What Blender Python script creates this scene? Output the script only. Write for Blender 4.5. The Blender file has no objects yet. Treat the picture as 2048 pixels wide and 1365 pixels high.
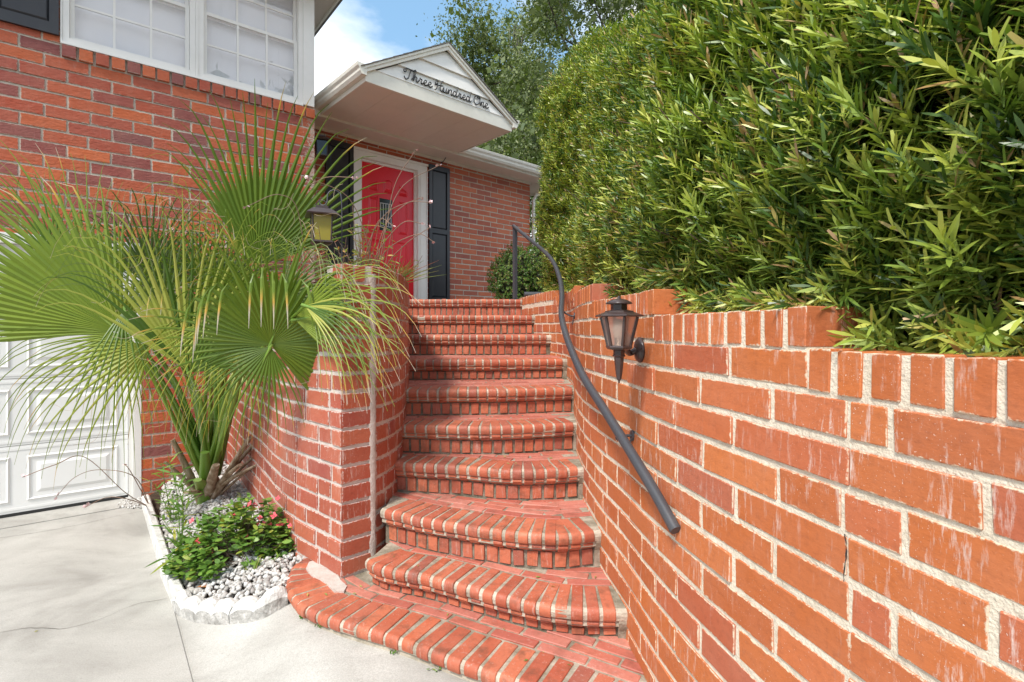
import bpy, bmesh, math, random
import numpy as np
from mathutils import Vector, Matrix, Quaternion, noise
random.seed(7); rng = np.random.default_rng(7)
scene = bpy.context.scene
COL = scene.collection
H = 1.535; FPX = 1042.0; CU, CV = 1024.0, 657.0

# ---------------------------------------------------------------- camera, sky, sun, exposure
cd = bpy.data.cameras.new('camera'); cam = bpy.data.objects.new('camera', cd); COL.objects.link(cam)
cam.location = (0, 0, H); cam.rotation_euler = (math.radians(90), 0, 0)
cd.sensor_width = 36; cd.lens = 36*FPX/2048; cd.shift_y = -(682.5-CV)/2048; cd.clip_start = 0.05; cd.clip_end = 600
scene.camera = cam
SUN_EL, SUN_DIR = math.radians(52), Vector((-0.42, -0.74, 0))
world = bpy.data.worlds.new('World'); scene.world = world; world.use_nodes = True
nt = world.node_tree; nt.nodes.clear()
wo = nt.nodes.new('ShaderNodeOutputWorld'); bg = nt.nodes.new('ShaderNodeBackground'); bg.inputs['Strength'].default_value = 0.112
sky = nt.nodes.new('ShaderNodeTexSky'); sky.sky_type = 'NISHITA'; sky.sun_disc = False
sky.sun_elevation = SUN_EL; sky.sun_rotation = math.atan2(SUN_DIR.x, SUN_DIR.y); sky.dust_density = 0.4; sky.ozone_density = 1.2
tc = nt.nodes.new('ShaderNodeTexCoord')
mp = nt.nodes.new('ShaderNodeMapping'); mp.inputs['Scale'].default_value = (1, 1, 1.7); mp.inputs['Location'].default_value = (1.9, 0.4, 0.6)
n1 = nt.nodes.new('ShaderNodeTexNoise'); n1.inputs['Scale'].default_value = 2.3; n1.inputs['Detail'].default_value = 9; n1.inputs['Roughness'].default_value = 0.52; n1.inputs['Distortion'].default_value = 0.25
cr = nt.nodes.new('ShaderNodeValToRGB'); cr.color_ramp.elements[0].position = 0.42; cr.color_ramp.elements[1].position = 0.56
n2 = nt.nodes.new('ShaderNodeTexNoise'); n2.inputs['Scale'].default_value = 4.2; n2.inputs['Detail'].default_value = 7
cc = nt.nodes.new('ShaderNodeValToRGB')
cc.color_ramp.elements[0].position = 0.35; cc.color_ramp.elements[0].color = (6.6, 6.9, 7.4, 1)
cc.color_ramp.elements[1].position = 0.62; cc.color_ramp.elements[1].color = (9.0, 9.0, 9.1, 1)
mx = nt.nodes.new('ShaderNodeMix'); mx.data_type = 'RGBA'
L = nt.links.new
L(tc.outputs['Generated'], mp.inputs['Vector']); L(mp.outputs['Vector'], n1.inputs['Vector']); L(mp.outputs['Vector'], n2.inputs['Vector'])
L(n1.outputs['Fac'], cr.inputs['Fac']); L(n2.outputs['Fac'], cc.inputs['Fac'])
hz = nt.nodes.new('ShaderNodeMix'); hz.data_type = 'RGBA'; hz.inputs['Factor'].default_value = 0.30; hz.inputs['B'].default_value = (3.2, 6.2, 8.8, 1)
L(sky.outputs['Color'], hz.inputs['A'])
L(cr.outputs['Color'], mx.inputs['Factor']); L(hz.outputs['Result'], mx.inputs['A']); L(cc.outputs['Color'], mx.inputs['B'])
L(mx.outputs['Result'], bg.inputs['Color']); L(bg.outputs['Background'], wo.inputs['Surface'])
sd = bpy.data.lights.new('sun', 'SUN'); sun = bpy.data.objects.new('sun', sd); COL.objects.link(sun)
sd.energy = 2.7; sd.angle = math.radians(9); sd.color = (1.0, 0.95, 0.88)
sdir = Vector((SUN_DIR.x, SUN_DIR.y, 0)).normalized()*math.cos(SUN_EL) + Vector((0, 0, math.sin(SUN_EL)))
sun.rotation_euler = sdir.to_track_quat('Z', 'Y').to_euler(); sun.location = (0, 0, 9)
scene.view_settings.view_transform = 'Standard'; scene.view_settings.look = 'None'
scene.view_settings.exposure = 0.78; scene.view_settings.gamma = 1.0; scene.view_settings.use_curve_mapping = False
scene.cycles.use_denoising = True
scene.cycles.max_bounces = 8; scene.cycles.transparent_max_bounces = 12
scene.render.film_transparent = False

# ---------------------------------------------------------------- materials
def mat(name, col=(0.5, 0.5, 0.5), rough=0.6, metal=0.0, spec=0.5):
    m = bpy.data.materials.new(name); m.use_nodes = True
    b = m.node_tree.nodes['Principled BSDF']
    b.inputs['Base Color'].default_value = (*col, 1); b.inputs['Roughness'].default_value = rough
    b.inputs['Metallic'].default_value = metal; b.inputs['Specular IOR Level'].default_value = spec
    return m
class NT:
    """small node-graph writer"""
    def __init__(s, m): s.t = m.node_tree; s.b = s.t.nodes.get('Principled BSDF')
    def n(s, typ, **kw):
        x = s.t.nodes.new(typ)
        for k, v in kw.items():
            if k in x.inputs: x.inputs[k].default_value = v
            else: setattr(x, k, v)
        return x
    def l(s, a, b): s.t.links.new(a, b)
    def ramp(s, fac, stops, interp='LINEAR'):
        r = s.n('ShaderNodeValToRGB'); r.color_ramp.interpolation = interp
        e = r.color_ramp.elements
        while len(e) < len(stops): e.new(0.5)
        for i, (p, c) in enumerate(stops):
            e[i].position = p; e[i].color = (*c, 1) if len(c) == 3 else c
        s.l(fac, r.inputs['Fac']); return r.outputs['Color']
    def mix(s, f, a, b, mode='MIX'):
        x = s.n('ShaderNodeMix', data_type='RGBA', blend_type=mode)
        for sock, v in (('Factor', f), ('A', a), ('B', b)):
            if hasattr(v, 'is_output'): s.l(v, x.inputs[sock])
            else: x.inputs[sock].default_value = v if not isinstance(v, tuple) else (*v, 1)
        return x.outputs['Result']
    def math(s, op, a, b=0.0, clamp=False):
        x = s.n('ShaderNodeMath', operation=op, use_clamp=clamp)
        for i, v in enumerate((a, b)):
            if hasattr(v, 'is_output'): s.l(v, x.inputs[i])
            else: x.inputs[i].default_value = v
        return x.outputs[0]
    def pos(s, scale=(1, 1, 1), obj=False):
        if obj: g = s.n('ShaderNodeTexCoord').outputs['Object']
        else: g = s.n('ShaderNodeNewGeometry').outputs['Position']
        if scale == (1, 1, 1): return g
        m_ = s.n('ShaderNodeMapping'); m_.inputs['Scale'].default_value = scale
        s.l(g, m_.inputs['Vector']); return m_.outputs['Vector']
    def noise(s, vec, scale, detail=4, rough=0.55, dist=0.0):
        x = s.n('ShaderNodeTexNoise'); s.l(vec, x.inputs['Vector'])
        x.inputs['Scale'].default_value = scale; x.inputs['Detail'].default_value = detail
        x.inputs['Roughness'].default_value = rough; x.inputs['Distortion'].default_value = dist
        return x.outputs['Fac']
    def bump(s, h, strength, dist, prev=None):
        x = s.n('ShaderNodeBump'); x.inputs['Strength'].default_value = strength; x.inputs['Distance'].default_value = dist
        s.l(h, x.inputs['Height'])
        if prev is not None: s.l(prev, x.inputs['Normal'])
        return x.outputs['Normal']
    def rnd(s):
        """per-brick random number: object random plus the mesh's own 'tint' attribute, wrapped"""
        o = s.n('ShaderNodeObjectInfo').outputs['Random']
        a = s.n('ShaderNodeAttribute', attribute_name='tint').outputs['Fac']
        return s.math('FRACT', s.math('ADD', o, a))
    def tint(s): return s.n('ShaderNodeAttribute', attribute_name='tint').outputs['Fac']

def brick_mat(name, stops, white=0.3, bumpy=0.5, rough=0.55, grime=0.0, streak=True, edge=0.0, ecol=(0.66, 0.57, 0.43), asp=3.0):
    m = mat(name, rough=rough, spec=0.35); g = NT(m)
    r = g.rnd()
    base = g.ramp(r, stops)
    p = g.pos()
    v1 = g.noise(p, 9, 5, 0.6)
    base = g.mix(g.math('MULTIPLY', g.ramp(v1, [(0.35, (0, 0, 0)), (0.7, (1, 1, 1))]), 0.35), base, g.mix(0.5, base, (0.55, 0.26, 0.17)))
    v0 = g.noise(p, 55, 4, 0.7)
    base = g.mix(g.math('MULTIPLY', g.ramp(v0, [(0.5, (0, 0, 0)), (0.72, (1, 1, 1))]), 0.25), base, (0.16, 0.045, 0.025))
    if white > 0:
        st = g.noise(g.pos((1, 1, 0.16)) if streak else p, 62, 5, 0.72)
        cl = g.noise(p, 4.2, 3, 0.5)
        f = g.math('MULTIPLY', g.ramp(st, [(0.55, (0, 0, 0)), (0.72, (1, 1, 1))]), g.ramp(cl, [(0.42, (0, 0, 0)), (0.62, (1, 1, 1))]))
        base = g.mix(g.math('MULTIPLY', f, white), base, (0.72, 0.62, 0.56))
        sp = g.noise(p, 230, 3, 0.6)
        f2 = g.math('MULTIPLY', g.ramp(sp, [(0.66, (0, 0, 0)), (0.72, (1, 1, 1))]), g.ramp(g.noise(p, 2.6, 2, 0.5), [(0.48, (0, 0, 0)), (0.6, (1, 1, 1))]))
        base = g.mix(g.math('MULTIPLY', f2, min(1, white*1.6)), base, (0.78, 0.70, 0.64))
    if edge > 0:
        ge = g.n('ShaderNodeTexCoord').outputs['Generated']; sx = g.n('ShaderNodeSeparateXYZ'); g.l(ge, sx.inputs[0])
        ds = []
        for ax_, w_ in (('X', asp), ('Z', 1.0)):
            c_ = g.math('ABSOLUTE', g.math('SUBTRACT', sx.outputs[ax_], 0.5)); ds.append(g.math('MULTIPLY', g.math('SUBTRACT', 0.5, c_), w_))
        dm = g.math('MINIMUM', ds[0], ds[1]); nz = g.noise(p, 48, 5, 0.75)
        q_ = g.math('SUBTRACT', dm, g.math('MULTIPLY', g.math('SUBTRACT', nz, 0.46), edge))
        f = g.ramp(q_, [(0.0, (1, 1, 1)), (0.035, (0, 0, 0))])
        on_ = g.n('ShaderNodeSeparateXYZ'); g.l(g.n('ShaderNodeTexCoord').outputs['Normal'], on_.inputs[0]); fc = g.math('GREATER_THAN', g.math('ABSOLUTE', on_.outputs['Y']), 0.5)
        base = g.mix(g.math('MULTIPLY', g.math('MULTIPLY', f, fc), 0.85), base, ecol)
    if grime > 0:
        f = g.ramp(g.noise(p, 14, 5, 0.65), [(0.5, (0, 0, 0)), (0.7, (1, 1, 1))])
        base = g.mix(g.math('MULTIPLY', f, grime), base, (0.09, 0.055, 0.035))
    g.l(base, g.b.inputs['Base Color'])
    h1 = g.noise(p, 70, 5, 0.7); h2 = g.noise(g.pos((1, 1, 2.2)), 22, 4, 0.6)
    nrm = g.bump(h2, bumpy, 0.006); nrm = g.bump(h1, bumpy*0.7, 0.002, nrm)
    vo = g.n('ShaderNodeTexVoronoi'); g.l(p, vo.inputs['Vector']); vo.inputs['Scale'].default_value = 95
    pit = g.ramp(vo.outputs['Distance'], [(0.10, (0, 0, 0)), (0.22, (1, 1, 1))])
    nrm = g.bump(pit, bumpy*0.5, 0.0015, nrm)
    g.l(nrm, g.b.inputs['Normal'])
    return m
M = {}
M['brick_wall'] = brick_mat('retaining_brick', [(0.0, (0.52, 0.148, 0.040)), (0.3, (0.45, 0.122, 0.038)), (0.55, (0.55, 0.168, 0.052)), (0.8, (0.50, 0.135, 0.052)), (0.95, (0.43, 0.105, 0.046)), (1.0, (0.42, 0.14, 0.085))], white=0.95, bumpy=0.36, edge=0.30)
M['brick_left'] = brick_mat('pillar_brick', [(0.0, (0.43, 0.104, 0.052)), (0.3, (0.34, 0.074, 0.042)), (0.6, (0.45, 0.120, 0.064)), (0.85, (0.39, 0.080, 0.046)), (1.0, (0.30, 0.065, 0.048))], white=0.85, edge=0.5, ecol=(0.60, 0.52, 0.47), asp=2.6, bumpy=0.30, rough=0.45)
M['brick_step'] = brick_mat('step_brick', [(0.0, (0.50, 0.130, 0.062)), (0.3, (0.39, 0.092, 0.050)), (0.6, (0.54, 0.160, 0.080)), (0.85, (0.44, 0.120, 0.068)), (1.0, (0.31, 0.085, 0.058))], white=0.45, bumpy=0.45, rough=0.55, grime=0.55)
M['brick_tread'] = brick_mat('tread_brick', [(0.0, (0.50, 0.155, 0.105)), (0.4, (0.40, 0.105, 0.075)), (0.8, (0.56, 0.22, 0.165)), (1.0, (0.44, 0.14, 0.11))], white=0.4, bumpy=0.4, rough=0.5, grime=0.35, streak=False)
M['brick_house'] = brick_mat('house_brick', [(0.0, (0.52, 0.115, 0.032)), (0.4, (0.44, 0.090, 0.034)), (0.68, (0.36, 0.070, 0.038)), (0.85, (0.28, 0.065, 0.050)), (0.95, (0.21, 0.070, 0.066)), (1.0, (0.40, 0.07, 0.03))], white=0.10, bumpy=1.0, edge=0.35, ecol=(0.46, 0.40, 0.33))
M['brick_door'] = brick_mat('door_wall_brick', [(0.0, (0.54, 0.135, 0.052)), (0.5, (0.44, 0.10, 0.046)), (0.8, (0.30, 0.075, 0.052)), (1.0, (0.52, 0.13, 0.05))], white=0.05, bumpy=0.4)
def mortar_mat(name, a, b, grime=0.0, bumpy=0.8):
    m = mat(name, rough=0.9, spec=0.2); g = NT(m); p = g.pos()
    c = g.ramp(g.noise(p, 18, 6, 0.7), [(0.3, a), (0.7, b)])
    if grime:
        f = g.ramp(g.noise(p, 7, 5, 0.65), [(0.42, (0, 0, 0)), (0.66, (1, 1, 1))])
        c = g.mix(g.math('MULTIPLY', f, grime), c, (0.10, 0.085, 0.05))
    g.l(c, g.b.inputs['Base Color'])
    nrm = g.bump(g.noise(p, 120, 4, 0.75), bumpy, 0.003); nrm = g.bump(g.noise(p, 30, 3, 0.6), bumpy, 0.006, nrm)
    g.l(nrm, g.b.inputs['Normal']); return m
M['mortar'] = mortar_mat('pale_mortar', (0.60, 0.52, 0.40), (0.80, 0.72, 0.59), bumpy=1.0)
M['mortar_pink'] = mortar_mat('lime_mortar', (0.47, 0.40, 0.35), (0.64, 0.57, 0.52))
M['mortar_step'] = mortar_mat('step_mortar', (0.26, 0.23, 0.17), (0.52, 0.46, 0.37), grime=0.65)
M['mortar_nose'] = mortar_mat('nosing_mortar', (0.36, 0.31, 0.24), (0.66, 0.59, 0.48), grime=0.5)
M['mortar_riser_shade'] = mortar_mat('riser_shade_mortar', (0.09, 0.075, 0.055), (0.34, 0.30, 0.235), grime=0.6)  # grimy mortar, darkened further to paint in the shade under the nosings
M['mortar_grey'] = mortar_mat('grey_mortar', (0.36, 0.35, 0.33), (0.50, 0.49, 0.46))
M['mortar_house'] = mortar_mat('house_mortar', (0.46, 0.41, 0.34), (0.62, 0.56, 0.47))
def paint(name, col, rough=0.45, dirt=0.12, dcol=(0.35, 0.32, 0.27), bumpy=0.08):
    m = mat(name, col, rough); g = NT(m); p = g.pos()
    f = g.ramp(g.noise(p, 3.5, 6, 0.7), [(0.45, (0, 0, 0)), (0.75, (1, 1, 1))])
    g.l(g.mix(g.math('MULTIPLY', f, dirt), col, dcol), g.b.inputs['Base Color'])
    g.l(g.bump(g.noise(p, 60, 3, 0.6), bumpy, 0.002), g.b.inputs['Normal']); return m
M['white'] = paint('white_paint', (0.80, 0.785, 0.75))
M['trim'] = paint('trim_paint', (0.76, 0.74, 0.66), dirt=0.2)
M['soffit'] = paint('soffit_paint', (0.70, 0.62, 0.54), dirt=0.15)
M['garage'] = paint('garage_paint', (0.80, 0.80, 0.78), dirt=0.08)
M['black'] = paint('black_paint', (0.020, 0.021, 0.026), rough=0.38, dirt=0.25, dcol=(0.06, 0.06, 0.06))
M['red'] = paint('red_door_paint', (0.72, 0.014, 0.028), rough=0.32, dirt=0.15, dcol=(0.45, 0.01, 0.02))
M['rail'] = paint('rail_paint', (0.055, 0.057, 0.065), rough=0.42, dirt=0.35, dcol=(0.11, 0.10, 0.10), bumpy=0.3)
M['bronze'] = paint('lantern_metal', (0.045, 0.028, 0.026), rough=0.3, dirt=0.5, dcol=(0.11, 0.085, 0.08), bumpy=0.25)
M['letter'] = mat('letter_metal', (0.012, 0.012, 0.012), 0.4)
M['shingle'] = paint('roof_shingle', (0.16, 0.15, 0.14), rough=0.9, dirt=0.6, dcol=(0.3, 0.28, 0.25), bumpy=1.0)
M['blind'] = mat('blind_slat', (0.74, 0.74, 0.76), 0.5)
M['dark'] = mat('dark_interior', (0.02, 0.02, 0.02), 0.9)
M['gasket'] = mat('rubber_gasket', (0.02, 0.02, 0.02), 0.7)
def glass_mat(name, refl, tintc=(1, 1, 1), rough=0.0):
    m = bpy.data.materials.new(name); m.use_nodes = True; t = m.node_tree; t.nodes.clear()
    o = t.nodes.new('ShaderNodeOutputMaterial'); mixn = t.nodes.new('ShaderNodeMixShader')
    tr = t.nodes.new('ShaderNodeBsdfTransparent'); tr.inputs['Color'].default_value = (*tintc, 1)
    gl = t.nodes.new('ShaderNodeBsdfGlossy'); gl.inputs['Roughness'].default_value = rough
    fr = t.nodes.new('ShaderNodeFresnel'); fr.inputs['IOR'].default_value = refl
    ge = t.nodes.new('ShaderNodeNewGeometry'); mt_ = t.nodes.new('ShaderNodeMath'); mt_.operation = 'SUBTRACT'; mt_.inputs[0].default_value = 1.0; mu = t.nodes.new('ShaderNodeMath'); mu.operation = 'MULTIPLY'
    t.links.new(ge.outputs['Backfacing'], mt_.inputs[1]); t.links.new(mt_.outputs[0], mu.inputs[0]); t.links.new(fr.outputs[0], mu.inputs[1]); t.links.new(mu.outputs[0], mixn.inputs[0]); t.links.new(tr.outputs[0], mixn.inputs[1]); t.links.new(gl.outputs[0], mixn.inputs[2])
    t.links.new(mixn.outputs[0], o.inputs['Surface']); return m
M['glass'] = glass_mat('window_glass', 2.1, (0.985, 0.985, 0.99))
M['lampglass'] = mat('lamp_glass', (0.78, 0.62, 0.54), 0.35); _b = M['lampglass'].node_tree.nodes['Principled BSDF']; _b.inputs['Transmission Weight'].default_value = 0.75; _b.inputs['IOR'].default_value = 1.1
M['yellowglass'] = mat('amber_glass', (0.42, 0.35, 0.05), 0.25); M['yellowglass'].node_tree.nodes['Principled BSDF'].inputs['Transmission Weight'].default_value = 0.3
M['bulb'] = mat('bulb_white', (0.82, 0.74, 0.62), 0.4)
# concrete
m = mat('driveway_concrete', rough=0.85, spec=0.25); g = NT(m); p = g.pos()
c = g.ramp(g.noise(p, 1.3, 6, 0.62, 0.6), [(0.30, (0.30, 0.285, 0.26)), (0.48, (0.46, 0.445, 0.41)), (0.68, (0.56, 0.545, 0.505))])
c = g.mix(g.math('MULTIPLY', g.ramp(g.noise(g.pos((0.5, 2.2, 1)), 2.6, 5, 0.7), [(0.5, (0, 0, 0)), (0.75, (1, 1, 1))]), 0.4), c, (0.27, 0.255, 0.23))
c = g.mix(g.math('MULTIPLY', g.ramp(g.noise(p, 160, 3, 0.7), [(0.42, (1, 1, 1)), (0.58, (0, 0, 0))]), 0.35), c, (0.26, 0.25, 0.22))
c = g.mix(g.math('MULTIPLY', g.ramp(g.noise(p, 34, 5, 0.8), [(0.58, (0, 0, 0)), (0.70, (1, 1, 1))]), 0.5), c, (0.24, 0.22, 0.19))
g.l(c, g.b.inputs['Base Color'])
nr = g.bump(g.noise(p, 220, 3, 0.7), 0.5, 0.002); nr = g.bump(g.noise(p, 24, 4, 0.6), 0.3, 0.004, nr); g.l(nr, g.b.inputs['Normal'])
M['concrete'] = m
M['crack'] = mat('crack_dirt', (0.13, 0.12, 0.10), 0.95)
M['edging'] = mortar_mat('edging_concrete', (0.50, 0.49, 0.46), (0.80, 0.79, 0.75), bumpy=1.0)
M['edging_raw'] = mortar_mat('edging_raw_concrete', (0.20, 0.19, 0.17), (0.70, 0.68, 0.64), bumpy=1.4)
M['soil'] = mortar_mat('soil', (0.035, 0.024, 0.016), (0.09, 0.062, 0.042), bumpy=1.5)
m = mat('pebble', rough=0.75); g = NT(m)
c = g.ramp(g.tint(), [(0.0, (0.30, 0.28, 0.26)), (0.3, (0.46, 0.44, 0.41)), (1.0, (0.66, 0.65, 0.62))]); g.l(c, g.b.inputs['Base Color'])
g.l(g.bump(g.noise(g.pos(), 140, 3, 0.6), 0.4, 0.002), g.b.inputs['Normal']); M['pebble'] = m
def leaf_mat(name, stops, rough=0.38, trans=0.25, tipstops=None, spec=0.5, vein=None):
    m = bpy.data.materials.new(name); m.use_nodes = True; g = NT(m); b = g.b
    c = g.ramp(g.rnd(), stops)
    if tipstops:
        t = g.n('ShaderNodeAttribute', attribute_name='along').outputs['Fac']
        c2 = g.ramp(t, tipstops)
        fa = g.ramp(t, [(tipstops[0][0], (0, 0, 0)), (tipstops[0][0]+0.08, (1, 1, 1))])
        c = g.mix(fa, c, c2)
    pz = g.noise(g.pos(), 8, 3, 0.5)
    c = g.mix(g.math('MULTIPLY', g.ramp(pz, [(0.4, (0, 0, 0)), (0.65, (1, 1, 1))]), 0.25), c, g.mix(1.0, c, (1.35, 1.3, 0.9), 'MULTIPLY'))
    g.l(c, b.inputs['Base Color']); b.inputs['Roughness'].default_value = rough; b.inputs['Specular IOR Level'].default_value = spec
    tr = g.n('ShaderNodeBsdfTranslucent'); g.l(g.mix(1.0, c, (1.3, 1.5, 0.55), 'MULTIPLY'), tr.inputs['Color'])
    ms = g.n('ShaderNodeMixShader'); ms.inputs[0].default_value = trans
    out = [n for n in g.t.nodes if n.type == 'OUTPUT_MATERIAL'][0]
    g.l(b.outputs[0], ms.inputs[1]); g.l(tr.outputs[0], ms.inputs[2]); g.l(ms.outputs[0], out.inputs['Surface'])
    return m
M['hedge'] = leaf_mat('podocarpus_leaf', [(0.0, (0.034, 0.080, 0.016)), (0.22, (0.070, 0.140, 0.024)), (0.45, (0.150, 0.235, 0.036)), (0.72, (0.32, 0.40, 0.065)), (0.93, (0.50, 0.52, 0.11)), (0.97, (0.34, 0.20, 0.08)), (1.0, (0.46, 0.32, 0.20))], rough=0.38, trans=0.16, spec=0.5)
M['palm'] = leaf_mat('palm_blade', [(0.0, (0.062, 0.120, 0.014)), (0.3, (0.105, 0.178, 0.020)), (0.6, (0.19, 0.26, 0.032)), (0.85, (0.29, 0.35, 0.055)), (1.0, (0.38, 0.38, 0.08))], rough=0.42, trans=0.20, spec=0.35,
                     tipstops=[(0.80, (0.40, 0.36, 0.07)), (0.89, (0.55, 0.34, 0.07)), (0.97, (0.50, 0.45, 0.38))])
M['palmdark'] = leaf_mat('palm_blade_dull', [(0.0, (0.07, 0.12, 0.035)), (0.5, (0.12, 0.18, 0.055)), (1.0, (0.20, 0.26, 0.10))], rough=0.5, trans=0.2,
                     tipstops=[(0.72, (0.30, 0.27, 0.12)), (0.86, (0.40, 0.30, 0.14)), (0.97, (0.45, 0.40, 0.34))])
M['petiole'] = leaf_mat('petiole', [(0.0, (0.12, 0.22, 0.03)), (0.5, (0.17, 0.29, 0.04)), (1.0, (0.26, 0.34, 0.06))], rough=0.35, trans=0.05)
m = mat('dry_petiole', rough=0.8); g = NT(m); p = g.pos((1, 1, 0.3), obj=False)
c = g.ramp(g.noise(p, 26, 5, 0.6), [(0.3, (0.16, 0.09, 0.045)), (0.5, (0.36, 0.26, 0.17)), (0.7, (0.52, 0.43, 0.33))]); g.l(c, g.b.inputs['Base Color'])
g.l(g.bump(g.noise(p, 60, 4, 0.7), 0.7, 0.004), g.b.inputs['Normal']); M['dry'] = m
M['bush'] = leaf_mat('bush_leaf', [(0.0, (0.075, 0.16, 0.03)), (0.5, (0.13, 0.25, 0.045)), (0.85, (0.20, 0.33, 0.06)), (1.0, (0.40, 0.38, 0.07))], rough=0.4, trans=0.2)
M['box'] = leaf_mat('boxwood_leaf', [(0.0, (0.05, 0.11, 0.022)), (0.5, (0.10, 0.19, 0.04)), (0.85, (0.20, 0.32, 0.06)), (0.95, (0.30, 0.17, 0.09)), (1.0, (0.35, 0.22, 0.14))], rough=0.4, trans=0.2)
M['nandina'] = leaf_mat('nandina_leaf', [(0.0, (0.16, 0.24, 0.06)), (0.4, (0.26, 0.33, 0.09)), (0.7, (0.42, 0.38, 0.12)), (0.88, (0.50, 0.26, 0.10)), (1.0, (0.42, 0.12, 0.08))], rough=0.45, trans=0.25)
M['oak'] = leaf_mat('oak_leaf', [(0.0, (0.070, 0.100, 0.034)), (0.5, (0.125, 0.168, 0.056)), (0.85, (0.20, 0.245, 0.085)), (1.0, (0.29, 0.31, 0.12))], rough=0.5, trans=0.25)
M['bark'] = mortar_mat('oak_bark', (0.085, 0.072, 0.058), (0.21, 0.185, 0.155), bumpy=1.0)
M['moss'] = mat('spanish_moss', (0.23, 0.235, 0.18), 0.95)
M['stem'] = mat('plant_stem', (0.20, 0.17, 0.08), 0.6)
M['redstem'] = mat('flower_stem', (0.24, 0.15, 0.10), 0.6)
M['pink'] = mat('pink_petal', (0.80, 0.10, 0.13), 0.5)
M['palepink'] = mat('pale_pink_petal', (0.80, 0.55, 0.56), 0.5)
M['deadleaf'] = mat('dead_leaf', (0.36, 0.15, 0.05), 0.5)
M['twig'] = mat('twig', (0.11, 0.075, 0.05), 0.85)
M['fibre'] = mat('palm_fibre', (0.50, 0.40, 0.26), 0.7)

# ---------------------------------------------------------------- mesh helpers
class MB:
    def __init__(s): s.v = []; s.f = []; s.tint = []; s.along = []; s.sm = []; s.mi = []
    def add(s, verts, faces, tint=0.0, along=None, smooth=False, mi=0):
        o = len(s.v); s.v += [tuple(v) for v in verts]
        s.f += [tuple(i+o for i in f) for f in faces]
        s.tint += [tint]*len(verts); s.along += list(along) if along is not None else [0.0]*len(verts)
        s.sm += [smooth]*len(faces); s.mi += [mi]*len(faces)
    def box(s, c, size, R=None, tint=0.0, mi=0):
        hx, hy, hz = size[0]/2, size[1]/2, size[2]/2
        vs = [Vector((x, y, z)) for x in (-hx, hx) for y in (-hy, hy) for z in (-hz, hz)]
        c = Vector(c); vs = [c + (R @ v if R is not None else v) for v in vs]
        s.add(vs, [(0, 1, 3, 2), (4, 6, 7, 5), (0, 4, 5, 1), (2, 3, 7, 6), (0, 2, 6, 4), (1, 5, 7, 3)], tint, mi=mi)
    def prism(s, poly, ax, off0, off1, tint=0.0, mi=0):
        """poly: list of 3D points (one face), extruded from +ax*off0 to +ax*off1"""
        ax = Vector(ax); n = len(poly)
        vs = [Vector(p)+ax*off0 for p in poly] + [Vector(p)+ax*off1 for p in poly]
        fs = [tuple(range(n))[::-1], tuple(range(n, 2*n))] + [(i, (i+1) % n, n+(i+1) % n, n+i) for i in range(n)]
        s.add(vs, fs, tint, mi=mi)
    def tube(s, pts, rad, ns=8, tint=0.0, cap=True, flat=1.0, along=False, mi=0):
        pts = [Vector(p) for p in pts]; n = len(pts)
        rads = rad if isinstance(rad, (list, tuple)) else [rad]*n
        vs = []; al = []; up = Vector((0, 0, 1)); prev = None
        for i, p in enumerate(pts):
            t = (pts[min(i+1, n-1)]-pts[max(i-1, 0)]).normalized()
            if prev is None:
                a = up if abs(t.z) < 0.9 else Vector((1, 0, 0)); x = t.cross(a).normalized()
            else:
                x = (prev - t*prev.dot(t)).normalized()
            prev = x; y = t.cross(x)
            for k in range(ns):
                w = 2*math.pi*k/ns; vs.append(p + (x*math.cos(w) + y*math.sin(w)*flat)*rads[i]); al.append(i/(n-1))
        fs = [(i*ns+k, i*ns+(k+1) % ns, (i+1)*ns+(k+1) % ns, (i+1)*ns+k) for i in range(n-1) for k in range(ns)]
        s.add(vs, fs, tint, al if along else None, smooth=True, mi=mi)
        if cap:
            s.add(vs[:ns], [tuple(range(ns))[::-1]], tint, mi=mi); s.add(vs[-ns:], [tuple(range(ns))], tint, mi=mi)
    def lathe(s, prof, c=(0, 0, 0), ns=16, mi=0, sm=True):
        c = Vector(c); vs = []
        for r, z in prof:
            for k in range(ns):
                w = 2*math.pi*k/ns; vs.append(c+Vector((r*math.cos(w), r*math.sin(w), z)))
        n = len(prof)
        fs = [(i*ns+k, i*ns+(k+1) % ns, (i+1)*ns+(k+1) % ns, (i+1)*ns+k) for i in range(n-1) for k in range(ns)]
        s.add(vs, fs, smooth=sm, mi=mi)
        if prof[0][0] > 1e-4: s.add(vs[:ns], [tuple(range(ns))[::-1]], mi=mi)
        if prof[-1][0] > 1e-4: s.add(vs[-ns:], [tuple(range(ns))], mi=mi)
    def mesh(s, name, m, attrs=True):
        me = bpy.data.meshes.new(name); me.from_pydata(s.v, [], s.f)
        ms = m if isinstance(m, (list, tuple)) else [m]
        for x in ms: me.materials.append(x)
        me.polygons.foreach_set('use_smooth', s.sm)
        if len(ms) > 1: me.polygons.foreach_set('material_index', s.mi)
        if attrs:
            if any(s.tint): a = me.attributes.new('tint', 'FLOAT', 'POINT'); a.data.foreach_set('value', s.tint)
            if any(s.along): a = me.attributes.new('along', 'FLOAT', 'POINT'); a.data.foreach_set('value', s.along)
        me.update(); return me
    def build(s, name, m, parent=None):
        return link(name, s.mesh(name, m), parent)
def link(name, me, parent=None, M4=None):
    o = bpy.data.objects.new(name, me); COL.objects.link(o)
    if parent is not None: o.parent = parent
    if M4 is not None: o.matrix_basis = M4
    return o
def tag(o, label=None, cat=None, group=None, kind=None):
    if label: o['label'] = label
    if cat: o['category'] = cat
    if group: o['group'] = group
    if kind: o['kind'] = kind
    return o
def thing(name, label, cat, group=None):
    """an Empty at the world origin of its own parts (parts are given in world coordinates)"""
    return tag(link(name, None), label, cat, group)
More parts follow.
